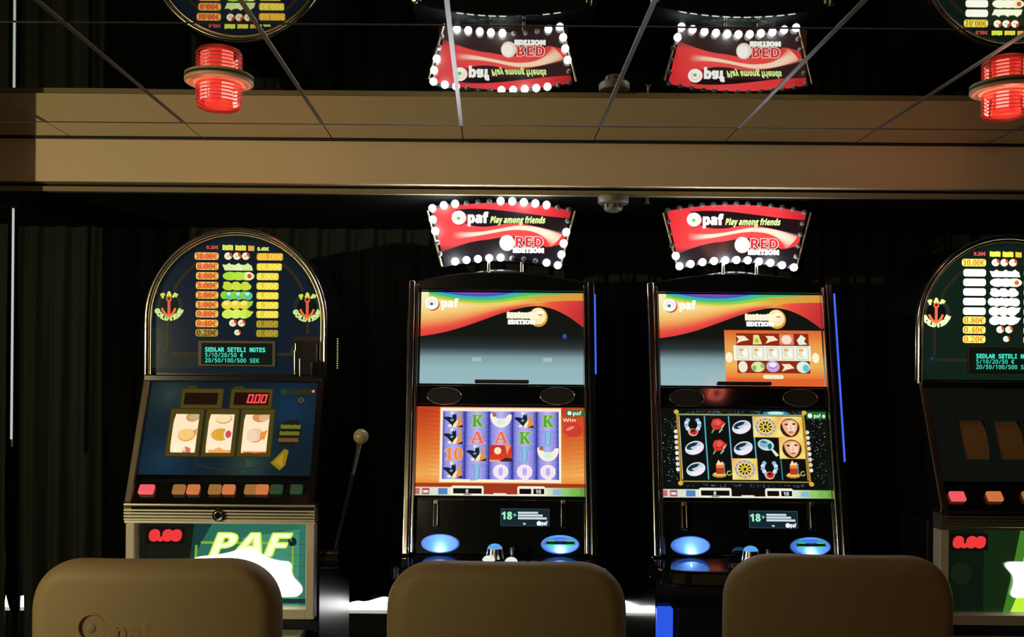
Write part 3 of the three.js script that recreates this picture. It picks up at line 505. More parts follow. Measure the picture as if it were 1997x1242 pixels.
const reelStrip = (kind) => print(0, 0, 50, 76, 8, (g) => {
  rect(g, 0, 0, 50, 76, '#ffe6c2');
  const lemon = (x, y, rx, ry, c) => { disc(g, x, y, rx, ry, '#d9923e'); disc(g, x - 0.8, y - 0.8, rx - 1, ry - 1, c); };
  if (kind === 0) { disc(g, 34, 8, 14, 10, '#d09a5a'); disc(g, 36, 8, 9, 6, '#c8b08a'); lemon(28, 40, 17, 10, '#f6c878'); poly(g, [[40, 34], [48, 29], [48, 42]], '#e8923c'); disc(g, 29, 65, 9, 8, '#f3d0b4'); poly(g, [[27, 57], [38, 60], [38, 70], [30, 72]], '#d2504a'); disc(g, 25, 66, 2.5, 2.5, '#8a9a5a'); rect(g, 18, 73, 40, 76, '#e08a5a'); }
  if (kind === 1) { lemon(27, 12, 16, 9, '#f8deA8'.toLowerCase()); disc(g, 25, 39, 18, 10, '#e0a83c'); disc(g, 30, 39, 13, 9, '#d8a434'); disc(g, 41, 38.5, 9, 9, '#fbe8d4'); disc(g, 41, 38.5, 6, 6, '#d04a54'); g.fillStyle = '#e8965a'; g.fillRect(4, 62, 46, 14); poly(g, [[8, 64], [24, 58], [40, 64], [48, 62], [48, 70], [8, 70]], '#ee9c58'); }
  if (kind === 2) { disc(g, 30, 8, 17, 10, '#d88e48'); disc(g, 36, 9, 10, 8, '#dcb48a'); lemon(24, 40, 17, 11, '#eec8a8'); disc(g, 18, 41, 11, 9, '#f2d2b8'); poly(g, [[34, 36], [48, 31], [44, 46], [34, 47]], '#e29436'); g.fillStyle = '#d85a2a'; g.fillRect(2, 64, 48, 12); disc(g, 12, 70, 6, 5, '#a83a22'); disc(g, 26, 70, 6, 5, '#f09a4c'); disc(g, 42, 69, 6, 5, '#c8402a'); }
});
const BELLY = [258, 1018, 606, 1186];
const bellyGlass = (bright) => print(...BELLY, 4, (g) => {
  rect(g, ...BELLY, bright ? '#0a160c' : '#10160f');
  if (bright) { rect(g, 345, 1018, 606, 1186, '#12260f'); poly(g, [[420, 1018], [606, 1018], [606, 1186], [385, 1186], [400, 1120]], '#3f7a24'); poly(g, [[440, 1018], [520, 1018], [500, 1080], [425, 1085]], '#b6e83a'); poly(g, [[400, 1186], [430, 1115], [500, 1105], [520, 1186]], '#c2f03c'); disc(g, 300, 1110, 22, 22, '#141d10'); return; }
  poly(g, [[372, 1018], [606, 1018], [606, 1186], [352, 1186]], '#123a34');
  poly(g, [[410, 1018], [606, 1018], [606, 1186], [380, 1186], [376, 1080]], '#2a6a58'); poly(g, [[470, 1050], [606, 1030], [606, 1186], [440, 1186]], '#3f8a72');
  rect(g, 585, 1018, 606, 1186, '#2f7060'); g.strokeStyle = '#1e5a4a'; g.lineWidth = 1; for (let y = 1040; y < 1180; y += 22) { g.beginPath(); g.moveTo(560, y); g.lineTo(604, y + 2); g.stroke(); }
  g.strokeStyle = '#7fae2c'; g.lineWidth = 5; g.beginPath(); g.moveTo(385, 1061); g.lineTo(572, 1061); g.moveTo(572, 1066); g.lineTo(572, 1130); g.moveTo(376, 1066); g.lineTo(374, 1100); g.stroke(); g.strokeStyle = '#3a5f1c'; g.lineWidth = 1; [569, 575].forEach((x) => { g.beginPath(); g.moveTo(x, 1070); g.lineTo(x, 1130); g.stroke(); });
  disc(g, 571, 1058, 9, 9, '#0c2420'); disc(g, 568, 1055, 3, 3, '#2f6a5c'); rect(g, 552, 1163, 584, 1170, '#7fae2c'); rect(g, 548, 1172, 604, 1182, '#0f2e2c');
  words(g, 'PAF', 396, 1086, 62, '#e6f65a', { x1: 556, lean: 0.28, edge: '#d6f04a', edgeWidth: 5 }); words(g, 'PAF', 396, 1086, 62, '#fbffd0', { x1: 556, lean: 0.28 });
});
const payoutLed = print(276, 1030, 352, 1064, 4, (g) => {
  rect(g, 276, 1030, 352, 1064, '#120806'); words(g, '0.00', 284, 1057, 26, '#f23a3c', { x1: 344, lean: 0.1, edge: '#f23a3c', edgeWidth: 6 });
});

// ================================================================== VIDEO SLOT MACHINES (two alike)
const FB = face(1.728, 3.2, 0.2);                                    // leaning front of the video machines
const XB = 0.032;                                                    // where the measured one stands
const SG = face(1.95, 3.22, 0);                                      // plane of the lit top sign
const M_upper = [lit(upperScreen(false)), lit(upperScreen(true))], M_game = [lit(desertGame), lit(nightGame)];
const M_sign = lit(signPrint, 1.25), M_age = lit(ageNotice);
const M_bulb = glowing(1, 1, 1, 9, 0.8), M_dead = std({ color: lin(0.12, 0.12, 0.13), roughness: 0.1 });
const M_blueGlint = glowing(0.05, 0.14, 0.9, 1), M_bluePanel = std({ color: lin(0.1, 0.2, 0.6), emissive: lin(0.02, 0.09, 0.75), emissiveIntensity: 1, roughness: 0.3 });
const M_bowl = new THREE.MeshPhysicalMaterial({ color: lin(0.3, 0.55, 0.95), emissive: lin(0.012, 0.08, 0.45), roughness: 0.7, specularIntensity: 0.2 });
const M_white = glowing(0.78, 0.85, 0.75, 1), M_green = glowing(0.03, 0.6, 0.1, 1), M_coin = glowing(0.1, 0.36, 0.85, 1);
const unsign = (x, y) => hit(x, y, SG, XB);
function fan(inset, arcTop = 14) {                                   // outline of the sign: straight sides, bowed top and bottom
  const tl = unsign(839 + inset, 405 + inset), tr = unsign(1117 - inset, 408 + inset), bl = unsign(864 + inset, 520 - inset), br = unsign(1091 - inset, 522 - inset);
  const up = arcTop * 2 / F * 3.22;
  const s = new THREE.Shape();
  s.moveTo(bl.x, bl.y); s.quadraticCurveTo((bl.x + br.x) / 2, (bl.y + br.y) / 2 + up, br.x, br.y); s.lineTo(tr.x, tr.y);
  s.quadraticCurveTo((tl.x + tr.x) / 2, (tl.y + tr.y) / 2 + up, tl.x, tl.y); s.closePath();
  return s;
}
const lerp3 = (a, b, t) => a.clone().lerp(b, t);
function bar3(a, b, r, n = 10) {
  const v = b.clone().sub(a), g = cyl(r, r, v.length(), n);
  g.applyQuaternion(new THREE.Quaternion().setFromUnitVectors(new THREE.Vector3(0, 1, 0), v.clone().normalize()));
  return g.translate((a.x + b.x) / 2, (a.y + b.y) / 2, (a.z + b.z) / 2);
}
const dishProfile = [[0.0001, 0.003], [0.4, 0.0045], [0.7, 0.009], [0.88, 0.016], [0.96, 0.021], [1.0, 0.022], [1.05, 0.018], [1.07, 0.0]];
const dishGeo = (rx, ry) => new THREE.LatheGeometry(dishProfile.map(([r, z]) => new THREE.Vector2(r, z)), 48).rotateX(Math.PI / 2).scale(rx, ry, 1);
const bulbGeo = new THREE.SphereGeometry(0.0125, 14, 10), deadGeo = new THREE.SphereGeometry(0.009, 14, 10);

function videoMachine(k, x, label) {
  const t = thing('video_slot_machine', label, 'slot machine', [x, 0, -Z0], 'video slot machines');
  const P = (px, py, off = 0) => hit(px, py, FB, XB, off);
  // cabinet: one closed profile, drawn across the width
  const top = P(978, 566), deckBack = P(978, 1083);
  mesh('cabinet', across([[0.02, 3.02], [0.83, 3.02], [0.88, Z0 - deckBack.z + 0.03], [top.y, 3.225], [top.y + 0.01, 3.74], [0.02, 3.78]], 0.585, 0.004), M.black, t);
  mesh('plinth', box(0.56, 0.06, 0.68, 0, 0.03, -0.2), M.matt, t);
  // side rails along the leaning front
  for (const s of [-1, 1]) {
    const a = P(978, 552), b = P(978, 1085), len = a.distanceTo(b), c = lerp3(a, b, 0.5);
    const r = mesh('side_rail', new RoundedBoxGeometry(0.024, len, 0.06, 3, 0.008), s < 0 ? M.chrome : M.black, t); r.position.set(s * 0.2915, c.y, c.z + 0.005); r.rotation.x = -FB.tilt;
    const q = mesh('edge_trim', new RoundedBoxGeometry(0.009, len - 0.02, 0.03, 2, 0.003), M.chrome, t); q.position.set(s * 0.272, c.y, c.z + 0.01); q.rotation.x = -FB.tilt;
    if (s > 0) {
      const e = mesh('glow_strip', new RoundedBoxGeometry(0.005, len * (k ? 0.62 : 0.3), 0.008, 2, 0.002), M_blueGlint, t); const m = lerp3(a, b, k ? 0.35 : 0.2); e.position.set(s * 0.3035, m.y + 0.006, m.z + 0.033); e.rotation.x = -FB.tilt;  // blue glow stands in for coloured reflections along the rail edge
    }
  }
  // hood over the upper screen, bowed top edge
  {
    const y0 = P(978, 568).y, y1 = P(978, 553).y, y2 = P(978, 531).y, hw = 0.3;
    const s = new THREE.Shape(); s.moveTo(-hw, y0); s.lineTo(hw, y0); s.lineTo(hw, y1); s.quadraticCurveTo(0, 2 * y2 - y1, -hw, y1); s.closePath();
    mesh('hood', extrude(s, 0.3, 0.006).translate(0, 0, -0.29), M.gloss, t);
    const p = new THREE.Shape(); const a = P(885, 548), b = P(978, 521); p.moveTo(a.x - 0.01, y1 - 0.01); p.lineTo(-a.x + 0.01, y1 - 0.01); p.lineTo(-a.x, a.y + 0.012); p.quadraticCurveTo(0, 2 * b.y - a.y - 0.02, a.x, a.y + 0.012); p.closePath();
    mesh('sign_base', extrude(p, 0.12, 0.005).translate(0, 0, -0.16), M.black, t);
    for (const px of [953, 1018]) { const q = unsign(px, 512); mesh('sign_post', cyl(0.006, 0.006, 0.05).translate(q.x, q.y - 0.005, -0.03), M.chrome, t); }
  }
  // lit sign on top
  {
    mesh('sign_housing', extrude(fan(-2), 0.05, 0.004).translate(0, 0, unsign(978, 460).z - 0.056), M.black, t);
    const g = new THREE.ShapeGeometry(fan(3), 24), p = g.attributes.position, uv = g.attributes.uv;
    const a = unsign(SIGN[0], SIGN[1]), b = unsign(SIGN[2], SIGN[3]);
    for (let i = 0; i < p.count; i++) uv.setXY(i, (p.getX(i) - a.x) / (b.x - a.x), (p.getY(i) - b.y) / (a.y - b.y));
    mesh('sign_panel', g.translate(0, 0, a.z + 0.001), M_sign, t);
    for (const [x0, y0, x1, y1] of [[834, 412, 862, 520], [1121, 412, 1093, 520]]) mesh('sign_edge', bar3(unsign(x0, y0).setZ(-0.01), unsign(x1, y1).setZ(-0.01), 0.0036), M.steel, t);
    const on = [
      [[219, 162], [296, 142], [372, 132], [677, 113], [755, 115], [833, 122], [910, 130], [985, 140], [222, 238], [238, 315], [1117, 322], [1100, 398], [1085, 473], [372, 520], [448, 510], [525, 503], [600, 497], [677, 494], [985, 528], [1060, 545]].map(([u, v]) => [780 + u / 3.45, 360 + v / 3.45]),
      [[250, 483], [275, 552], [350, 537], [430, 525], [507, 517], [583, 512], [658, 510], [733, 512], [808, 520], [885, 530], [963, 545], [1042, 560]].map(([u, v]) => [1240 + u / 3.45 - 454.5, 360 + v / 3.45 - 4]),
    ][k];
    const off = [
      [[449, 125], [525, 118], [601, 114], [755, 497], [832, 503], [909, 514], [1060, 156], [1135, 170], [1128, 246], [253, 392], [268, 468]],
      [[219, 162], [296, 146], [372, 135], [449, 127], [525, 120], [601, 116], [677, 114], [755, 116], [833, 122], [910, 131], [985, 142], [1060, 156], [1135, 175], [1122, 250], [1108, 325], [1094, 400], [1080, 472], [222, 238], [232, 315], [243, 400]],
    ][k].map(([u, v]) => [780 + u / 3.45, 360 + v / 3.45]);
    for (const [px, py] of on) mesh('bulb', bulbGeo, M_bulb, t).position.copy(unsign(px, py)).setZ(unsign(px, py).z + 0.012);
    for (const [px, py] of off) mesh('bulb', deadGeo, M_dead, t).position.copy(unsign(px, py)).setZ(unsign(px, py).z + 0.008);
    areaLight(0.42, 0.17, lin(1, 0.32, 0.28), 0.03, unsign(978, 460).setZ(0.03), 0, t);
    on.forEach(([px, py], n) => { if (n % 4 !== 1) return; const l = new THREE.PointLight(lin(0.9, 0.95, 1), 0.12); l.position.copy(unsign(px, py)); l.position.z += 0.012; l.shadow.radius = 0.5; l.castShadow = true; t.add(l); });
  }
  // two screens in their bezels
  const bez = (x0, y0, x1, y1) => mesh('bezel', slabPx(x0, y0, x1, y1, FB, XB, -0.012, 0.014), M.satin, t);
  bez(816, 568, 1141, 752);
  const up = mesh('upper_screen', quadPx(820, 571, 1137, 749, FB, XB, 0.003), M_upper[k], t);
  mesh('card_shelf', slabPx(926, 742, 1031, 749, FB, XB, 0.003, 0.02), M.satin, t);
  bez(809, 791, 1142, 971);
  mesh('game_screen', quadPx(812, 794, 1139, 967, FB, XB, 0.003), M_game[k], t);
  areaLight(0.5, 0.28, k ? lin(0.9, 0.6, 0.4) : lin(0.7, 0.65, 0.55), 0.05, P(978, 660, 0.02), FB.tilt, t);
  areaLight(0.5, 0.26, k ? lin(0.5, 0.5, 0.55) : lin(1, 0.6, 0.5), 0.05, P(976, 880, 0.02), FB.tilt, t);
  // belt with two oval speakers
  mesh('speaker_belt', slabPx(814, 751, 1139, 792, FB, XB, -0.004, 0.012, 0.004), M.gloss, t);
  for (const px of [867, 1087]) {
    const s = onFace(mesh('speaker', new THREE.CircleGeometry(1, 48).scale(0.054, 0.026, 1), M.matt, t), px, 773, FB, XB, 0.0095);
    const r = mesh('ring', new THREE.TorusGeometry(1, 0.04, 10, 60).scale(0.055, 0.0275, 0.06), M.chrome, s);
  }
  // panel below the game screen: notice, slots and the two blue dishes
  mesh('lower_panel', slabPx(812, 973, 1142, 1083, FB, XB, -0.006, 0.012, 0.004), M.gloss, t);
  mesh('notice_screen', quadPx(976, 992, 1071, 1026, FB, XB, 0.0075), M_age, t);
  for (const [px, s] of [[850, -1], [1098, 1]]) { const c = onFace(mesh('card_slot', new RoundedBoxGeometry(0.022, 0.088, 0.018, 3, 0.006), M.black, t), px, 1003, FB, XB, 0.008); mesh('slot_edge', box(0.004, 0.07, 0.004, -s * 0.006, 0, 0.0095, 0.0015), M.chrome, c); mesh('slot_cap', box(0.014, 0.012, 0.006, 0, 0.038, 0.008, 0.002), M.brass, c); }
  for (const [px, py, n] of [[859, 1060, 0], [1092, 1062, 1]]) {
    const d = onFace(mesh('lit_dish', dishGeo(0.056, 0.0275), M_bowl, t), px, py, FB, XB, 0.006);
    if (n) { mesh('note_slot', box(0.086, 0.01, 0.006, 0, 0.005, 0.013, 0.001), M.matt, d); for (const y of [0.0105, -0.0005]) for (const u of [-0.03, 0.03]) mesh('slot_light', box(0.024, 0.0035, 0.006, u, y, 0.014, 0.001), M_green, d); }
    const l = new THREE.PointLight(lin(0.6, 0.8, 1), 0.0036); l.position.copy(hit(px, py + 9, FB, XB, 0.024)); l.shadow.radius = 0.12; l.castShadow = true; t.add(l);
  }
  // button deck
  {
    const s = new THREE.Shape(), w = 0.33, z0 = Z0 - 3.04, z1 = Z0 - 2.79;
    s.moveTo(-0.3, -z0); s.lineTo(0.3, -z0); s.lineTo(w, -z0 - 0.09); s.bezierCurveTo(w, -z1 + 0.02, w - 0.06, -z1, w - 0.16, -z1 - 0.0); s.lineTo(-w + 0.16, -z1); s.bezierCurveTo(-w + 0.06, -z1, -w, -z1 + 0.02, -w, -z0 - 0.09); s.closePath();
    mesh('button_deck', extrude(s, 0.03, 0.008).rotateX(-Math.PI / 2).translate(0, 0.842, 0), M.gloss, t);
    const onDeck = (px, py) => { const [sx, sy] = ray(px, py), d = (0.888 - EYE) / sy; return new THREE.Vector3(sx * d - XB, 0.888, Z0 - d); };
    for (const [px, py] of [[953, 1092], [997, 1095]]) mesh('button', new THREE.SphereGeometry(0.019, 28, 10, 0, Math.PI * 2, 0, Math.PI / 2).scale(1, 0.75, 1), M_white, t).position.copy(onDeck(px, py)).setY(0.887);
    for (const px of [910, 930, 1020, 1042, 1064]) mesh('button', cyl(0.014, 0.015, 0.01, 28), M.satin, t).position.copy(onDeck(px, 1100)).setY(0.891);
    const c = onDeck(965, 1085);
    mesh('coin_entry', cyl(0.024, 0.03, 0.03, 32).scale(1, 1, 0.7), M.chrome, t).position.set(c.x, 0.897, c.z);
    mesh('coin_light', new THREE.SphereGeometry(0.023, 24, 12, 0, 6.3, 0, 1.6).scale(1, 0.75, 0.6), M_coin, t).position.set(c.x, 0.91, c.z);
    mesh('key_switch', cyl(0.006, 0.007, 0.035, 16), M.chrome, t).position.set(c.x + 0.052, 0.9, c.z);
  }
  // lit uprights on both sides under the deck
  for (const s of [-1, 1]) mesh('lit_panel', box(0.05, 0.62, 0.03, s * 0.268, 0.42, Z0 - 3.0, 0.006), M_bluePanel, t);
  mesh('cabinet_door', box(0.46, 0.62, 0.02, 0, 0.42, Z0 - 3.01, 0.006), M.satin, t);
  return t;
}
videoMachine(0, XB, 'video slot machine showing an orange desert game with purple reels');
videoMachine(1, XB + 0.777, 'video slot machine showing a black game with rings, roses and a woman');

// ================================================================== CLASSIC SLOT MACHINES (two alike)
const XA = -0.813;
const UA = face(1.6, 3.11, 0), RA = face(1.107, 2.97, 0.422), SA = face(1.045, 2.93, 0.89), BA = face(0.9, 2.945, 0);
const M_red = glowing(0.85, 0.1, 0.11, 1), M_orange = glowing(0.75, 0.2, 0.06, 0.8), M_amber = glowing(0.3, 0.13, 0.03, 1), M_dullGreen = glowing(0.01, 0.04, 0.015, 1);
const M_star = glowing(0.9, 1, 0.82, 3.5, 0.5), M_leds = glowing(0.35, 0.6, 0.2, 1), M_vfdEdge = glowing(0.01, 0.12, 0.03, 1);
function ribbed(w, h, d) {                                            // chrome bar with four long ribs
  const s = new THREE.Shape(), n = 4, p = [[-d, 0], [0, 0]];
  for (let i = 0; i < n; i++) { const y = h * (0.14 + 0.72 * (i / n)), q = h * 0.72 / n; p.push([0, y], [0.006, y + q * 0.3], [0.006, y + q * 0.7], [0, y + q]); }
  p.push([0, h], [-d, h]);
  p.forEach(([a, b], i) => (i ? s.lineTo(a, b) : s.moveTo(a, b)));
  return extrude(s, w, 0).translate(0, 0, -w / 2).rotateY(-Math.PI / 2);
}
function archShape(hw, yBase, yTop) {
  const s = new THREE.Shape(), spring = yTop - hw;
  s.moveTo(-hw, yBase); s.lineTo(hw, yBase); s.lineTo(hw, spring); s.absarc(0, spring, hw, 0, Math.PI, false); s.closePath();
  return s;
}
function classicMachine(k, x, label) {
  const t = thing('classic_slot_machine', label, 'slot machine', [x, 0, -Z0], 'arched slot machines');
  const U = (px, py, off = 0) => hit(px, py, UA, XA, off), R = (px, py, off = 0) => hit(px, py, RA, XA, off), B = (px, py, off = 0) => hit(px, py, BA, XA, off);
  const yTop = 1.898, yMid = 1.425, hw = 0.29;
  // cabinet, built from the floor up
  mesh('lower_cabinet', box(0.57, 1.04, 0.66, 0, 0.52, Z0 - 3.36, 0.006), M.semi, t);
  mesh('middle_cabinet', box(0.55, 0.4, 0.5, 0, 1.23, Z0 - 3.43), M.matt, t);
  for (const s of [-1, 1]) mesh('cheek', across([[1.0, 2.94], [1.05, 2.93], [1.107, 2.955], [yMid, 3.088], [yMid, 3.6], [1.0, 3.6]], 0.022, 0.003).translate(s * 0.276, 0, 0), s < 0 ? M.brass : M.black, t);
  mesh('arched_head', extrude(archShape(hw - 0.004, yMid - 0.01, yTop - 0.004), 0.36, 0.006).translate(0, 0, Z0 - 3.13 - 0.36), M.black, t);
  // chrome tube round the arch
  {
    const pts = [], r = hw - 0.006, sp = yTop - hw;
    for (let i = 0; i <= 8; i++) pts.push(new THREE.Vector3(-r, yMid + (sp - yMid) * i / 8, 0.1));
    for (let i = 1; i < 32; i++) pts.push(new THREE.Vector3(-r * Math.cos(i * Math.PI / 32), sp + r * Math.sin(i * Math.PI / 32), 0.1));
    for (let i = 0; i <= 8; i++) pts.push(new THREE.Vector3(r, sp + (yMid - sp) * i / 8, 0.1));
    const c = new THREE.CatmullRomCurve3(pts);
    mesh('chrome_arch', new THREE.TubeGeometry(c, 160, 0.0085, 12), M.chrome, t);
    mesh('inner_arch', new THREE.TubeGeometry(new THREE.CatmullRomCurve3(pts.map((p) => new THREE.Vector3(p.x * 0.955, sp + (p.y - sp) * (p.y > sp ? 0.955 : 1), 0.095))), 160, 0.0032, 8), M.brass, t);
  }
  // lit pay table
  {
    const g = new THREE.ShapeGeometry(archShape(hw - 0.014, yMid + 0.012, yTop - 0.014), 40), p = g.attributes.position, uv = g.attributes.uv, a = U(PAY[0], PAY[1]), b = U(PAY[2], PAY[3]);
    for (let i = 0; i < p.count; i++) uv.setXY(i, (p.getX(i) - a.x) / (b.x - a.x), (p.getY(i) - b.y) / (a.y - b.y));
    mesh('pay_table_glass', g.translate(0, 0, a.z - 0.012), lit(payTable(k === 1), k ? 1.5 : 1), t);
    areaLight(0.26, 0.3, k ? lin(0.9, 1, 0.5) : lin(0.9, 0.8, 0.3), k ? 0.02 : 0.008, new THREE.Vector3(0, 1.68, a.z + 0.02), 0, t);
    const fr = U(462, 688), m = slabPx(386, 663, 538, 716, UA, XA, -0.008, 0.01);
    mesh('display_frame', m, std({ color: lin(0.05, 0.038, 0.012), roughness: 0.5 }), t);
    mesh('note_display', quadPx(393, 669, 531, 711, UA, XA, 0.0035), lit(noteDisplay, 1), t);
    mesh('note_feeder', slabPx(574, 664, 626, 736, UA, XA, -0.01, 0.035, 0.01), M.black, t);
    for (const [px, y0, y1] of [[578, 684, 730], [588, 700, 734]]) mesh('feeder_edge', bar3(U(px, y0, 0.028), U(px, y1, 0.028), 0.0022), M.chrome, t);
    mesh('feeder_foot', slabPx(610, 704, 634, 737, UA, XA, 0.024, 0.02, 0.006), M.gloss, t);
    if (!k) { const gs = []; for (let i = 0; i < 14; i++) gs.push(new THREE.SphereGeometry(0.0022, 8, 6).translate(0.312, U(460, 658 + i * 4.4).y, 0.02)); mesh('glow_strip', mergeGeometries(gs), M_leds, t); mesh('led_bracket', mergeGeometries([box(0.006, 0.11, 0.012, 0.312, U(460, 687).y, 0.012), box(0.03, 0.02, 0.008, 0.299, U(460, 687).y, 0.01)]), M.matt, t); }
  }
  // ledge between head and reels
  mesh('ledge', box(0.57, 0.022, 0.1, 0, yMid - 0.004, Z0 - 3.13, 0.004), M.black, t);
  mesh('ledge_trim', box(0.53, 0.004, 0.006, 0.0, R(450, 743).y + 0.003, R(450, 743).z + 0.008, 0.0015), M.brass, t);
  // reel glass with three openings
  {
    const tl = R(276, 742), br = R(622, 928), a = R(REEL[0], REEL[1]).setX(R(REEL[0], 845).x), b = R(REEL[2], REEL[3]).setX(R(REEL[2], 845).x), c = Math.cos(RA.tilt), len = (p) => (p.y - br.y) / c;
    const sh = new THREE.Shape(); const x0 = -0.264, x1 = 0.264, h = len(tl); sh.moveTo(x0, 0); sh.lineTo(x1, 0); sh.lineTo(x1, h); sh.lineTo(x0, h); sh.closePath();
    const wins = [[337, 808, 386, 883], [406, 808, 455, 883], [475, 808, 524, 883]].map(([u0, v0, u1, v1]) => [R(u0 - 1.5, 845).x, len(R(450, v1)), R(u1 - 1.5, 845).x, len(R(450, v0))]);
    for (const [u0, v0, u1, v1] of wins) { const q = new THREE.Path(); q.moveTo(u0, v0); q.lineTo(u0, v1); q.lineTo(u1, v1); q.lineTo(u1, v0); q.closePath(); sh.holes.push(q); }
    const g = new THREE.ShapeGeometry(sh), p = g.attributes.position, uv = g.attributes.uv, L0 = len(a), L1 = len(b);
    for (let i = 0; i < p.count; i++) uv.setXY(i, (p.getX(i) - a.x) / (b.x - a.x), (p.getY(i) - L1) / (L0 - L1));
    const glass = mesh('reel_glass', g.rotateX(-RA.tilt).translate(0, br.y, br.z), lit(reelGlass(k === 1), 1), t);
    wins.forEach(([u0, v0, u1, v1], n) => {
      const hh = v1 - v0, rad = 0.15, ang = 2 * Math.asin(Math.min(0.95, hh * 0.62 / rad));
      const q = new THREE.CylinderGeometry(rad, rad, (u1 - u0) * 1.08, 28, 1, true, -ang / 2, ang).rotateZ(Math.PI / 2);
      const uvq = q.attributes.uv, pq = q.attributes.position;
      const lo = -rad * Math.sin(ang / 2), hi = -lo;
      for (let i = 0; i < pq.count; i++) uvq.setXY(i, pq.getX(i) / (u1 - u0) + 0.5, (pq.getY(i) - lo) / (hi - lo));
      q.computeVertexNormals();
      const m = mesh('reel', q, k ? std({ color: lin(0.12, 0.07, 0.03), roughness: 0.4, emissive: lin(0.02, 0.008, 0.002) }) : lit(reelStrip(n), 1, 0.4), t);
      const mid = (v0 + v1) / 2; const off = -rad - 0.004; m.position.set((u0 + u1) / 2, br.y + mid * c + off * Math.sin(RA.tilt), br.z - mid * Math.sin(RA.tilt) + off * c); m.rotation.x = -RA.tilt;
    });
    if (!k) {
      mesh('credit_display', quadPx(449, 766, 517, 790, RA, XA, 0.003, 845), (() => { const m = lit(ledDigits, 1); m.emissiveMap = ledDigits.clone(); m.emissiveMap.repeat.set(68 / 167, 1); m.emissiveMap.offset.set(99 / 167, 0); return m; })(), t);
      areaLight(0.26, 0.1, lin(1, 0.75, 0.45), 0.25, R(430, 846, 0.03), RA.tilt, t);
    }
  }
  // button shelf
  mesh('button_shelf', across([[1.0, 2.935], [1.045, 2.93], [1.112, 2.99], [1.112, 3.2], [1.0, 3.2]], 0.53), M.black, t);
  const buttons = k ? [[287, M_red], [360, M_orange], [430, M_amber], [500, M_amber], [580, M_dullGreen]] : [[287, M_red], [350, M_amber], [378, M_orange], [420, M_amber], [447, M_orange], [490, M_amber], [512, M_orange], [540, M_dullGreen], [579, M_dullGreen]];
  for (const [px, m] of buttons) onFace(mesh('button', new RoundedBoxGeometry(px === 287 || k ? 0.046 : 0.038, 0.033, 0.014, 3, 0.005), m, t), px, 957, SA, XA, 0.007);
  // ribbed chrome bar with its lock
  {
    const y1 = B(430, 987).y, y0 = B(430, 1020).y;
    mesh('ribbed_bar', ribbed(0.575, y1 - y0, 0.05).translate(0, y0, Z0 - 2.935), M.steel, t);
    mesh('bar_cap', box(0.58, 0.01, 0.06, 0, y1 + 0.004, Z0 - 2.96, 0.003), M.brass, t);
    const l = mesh('lock', cyl(0.018, 0.018, 0.02, 32).rotateX(Math.PI / 2), M.black, t); l.position.set(B(430, 1003).x, B(430, 1003).y, Z0 - 2.93);
    mesh('lock_ring', new THREE.TorusGeometry(0.011, 0.003, 10, 32).translate(0, 0, 0.011), M.chrome, l);
    // belly glass in its pale frame
    const f0 = B(430, 1020).y, f1 = B(430, 1186).y, f2 = B(430, 1206).y;
    for (const s of [-1, 1]) mesh('frame_post', box(0.026, f0 - f2, 0.05, s * 0.272, (f0 + f2) / 2, Z0 - 2.965, 0.003), M.cream, t);
    mesh('frame_rail', box(0.52, f1 - f2, 0.05, 0, (f1 + f2) / 2, Z0 - 2.965, 0.003), M.cream, t);
    mesh('belly_glass', quad(new THREE.Vector3(-0.262, f0, Z0 - 2.985), new THREE.Vector3(0.262, f0, Z0 - 2.985), new THREE.Vector3(0.262, f1, Z0 - 2.985), new THREE.Vector3(-0.262, f1, Z0 - 2.985)), lit(bellyGlass(k === 1), 1), t);
    const a = B(276, 1030), b = B(352, 1064);
    mesh('payout_display', quad(new THREE.Vector3(a.x, a.y, Z0 - 2.98), new THREE.Vector3(b.x, a.y, Z0 - 2.98), new THREE.Vector3(b.x, b.y, Z0 - 2.98), new THREE.Vector3(a.x, b.y, Z0 - 2.98)), lit(payoutLed, 0.95), t);
    // glowing star in the belly
    const ctr = 0.86, starFace = face(0.9, 2.975, 0);
    const st = k ? [[1958, 1102], [1970, 1095], [2020, 1098], [2050, 1050], [2075, 1098], [2150, 1102], [2105, 1128], [2120, 1172], [2050, 1150], [1966, 1174], [1984, 1128]] : [[368, 1087], [435, 1082], [482, 1066], [520, 1087], [540, 1094], [570, 1096], [566, 1122], [592, 1146], [584, 1164], [545, 1164], [400, 1163], [380, 1110]];
    const sh = new THREE.Shape(), v = st.map(([px, py]) => { const q = hit(px, py, starFace, x); return new THREE.Vector2(q.x, q.y); });
    sh.moveTo((v[0].x + v[v.length - 1].x) / 2, (v[0].y + v[v.length - 1].y) / 2); v.forEach((p, i) => { const n = v[(i + 1) % v.length]; sh.quadraticCurveTo(p.x, p.y, (p.x + n.x) / 2, (p.y + n.y) / 2); });
    mesh('star_lamp', extrude(sh, 0.006, 0.003).translate(0, 0, Z0 - 2.982), M_star, t);
    areaLight(0.28, 0.14, lin(0.85, 1, 0.6), 2.2, new THREE.Vector3(0.08, ctr, Z0 - 2.955), 0, t);
    // lower door and tray
    mesh('coin_tray', box(0.5, 0.03, 0.1, 0, f2 - 0.06, Z0 - 2.95, 0.006), M.cream, t);
    mesh('cabinet_door', box(0.53, 0.5, 0.02, 0, 0.33, Z0 - 3.025, 0.005), M.satin, t);
  }
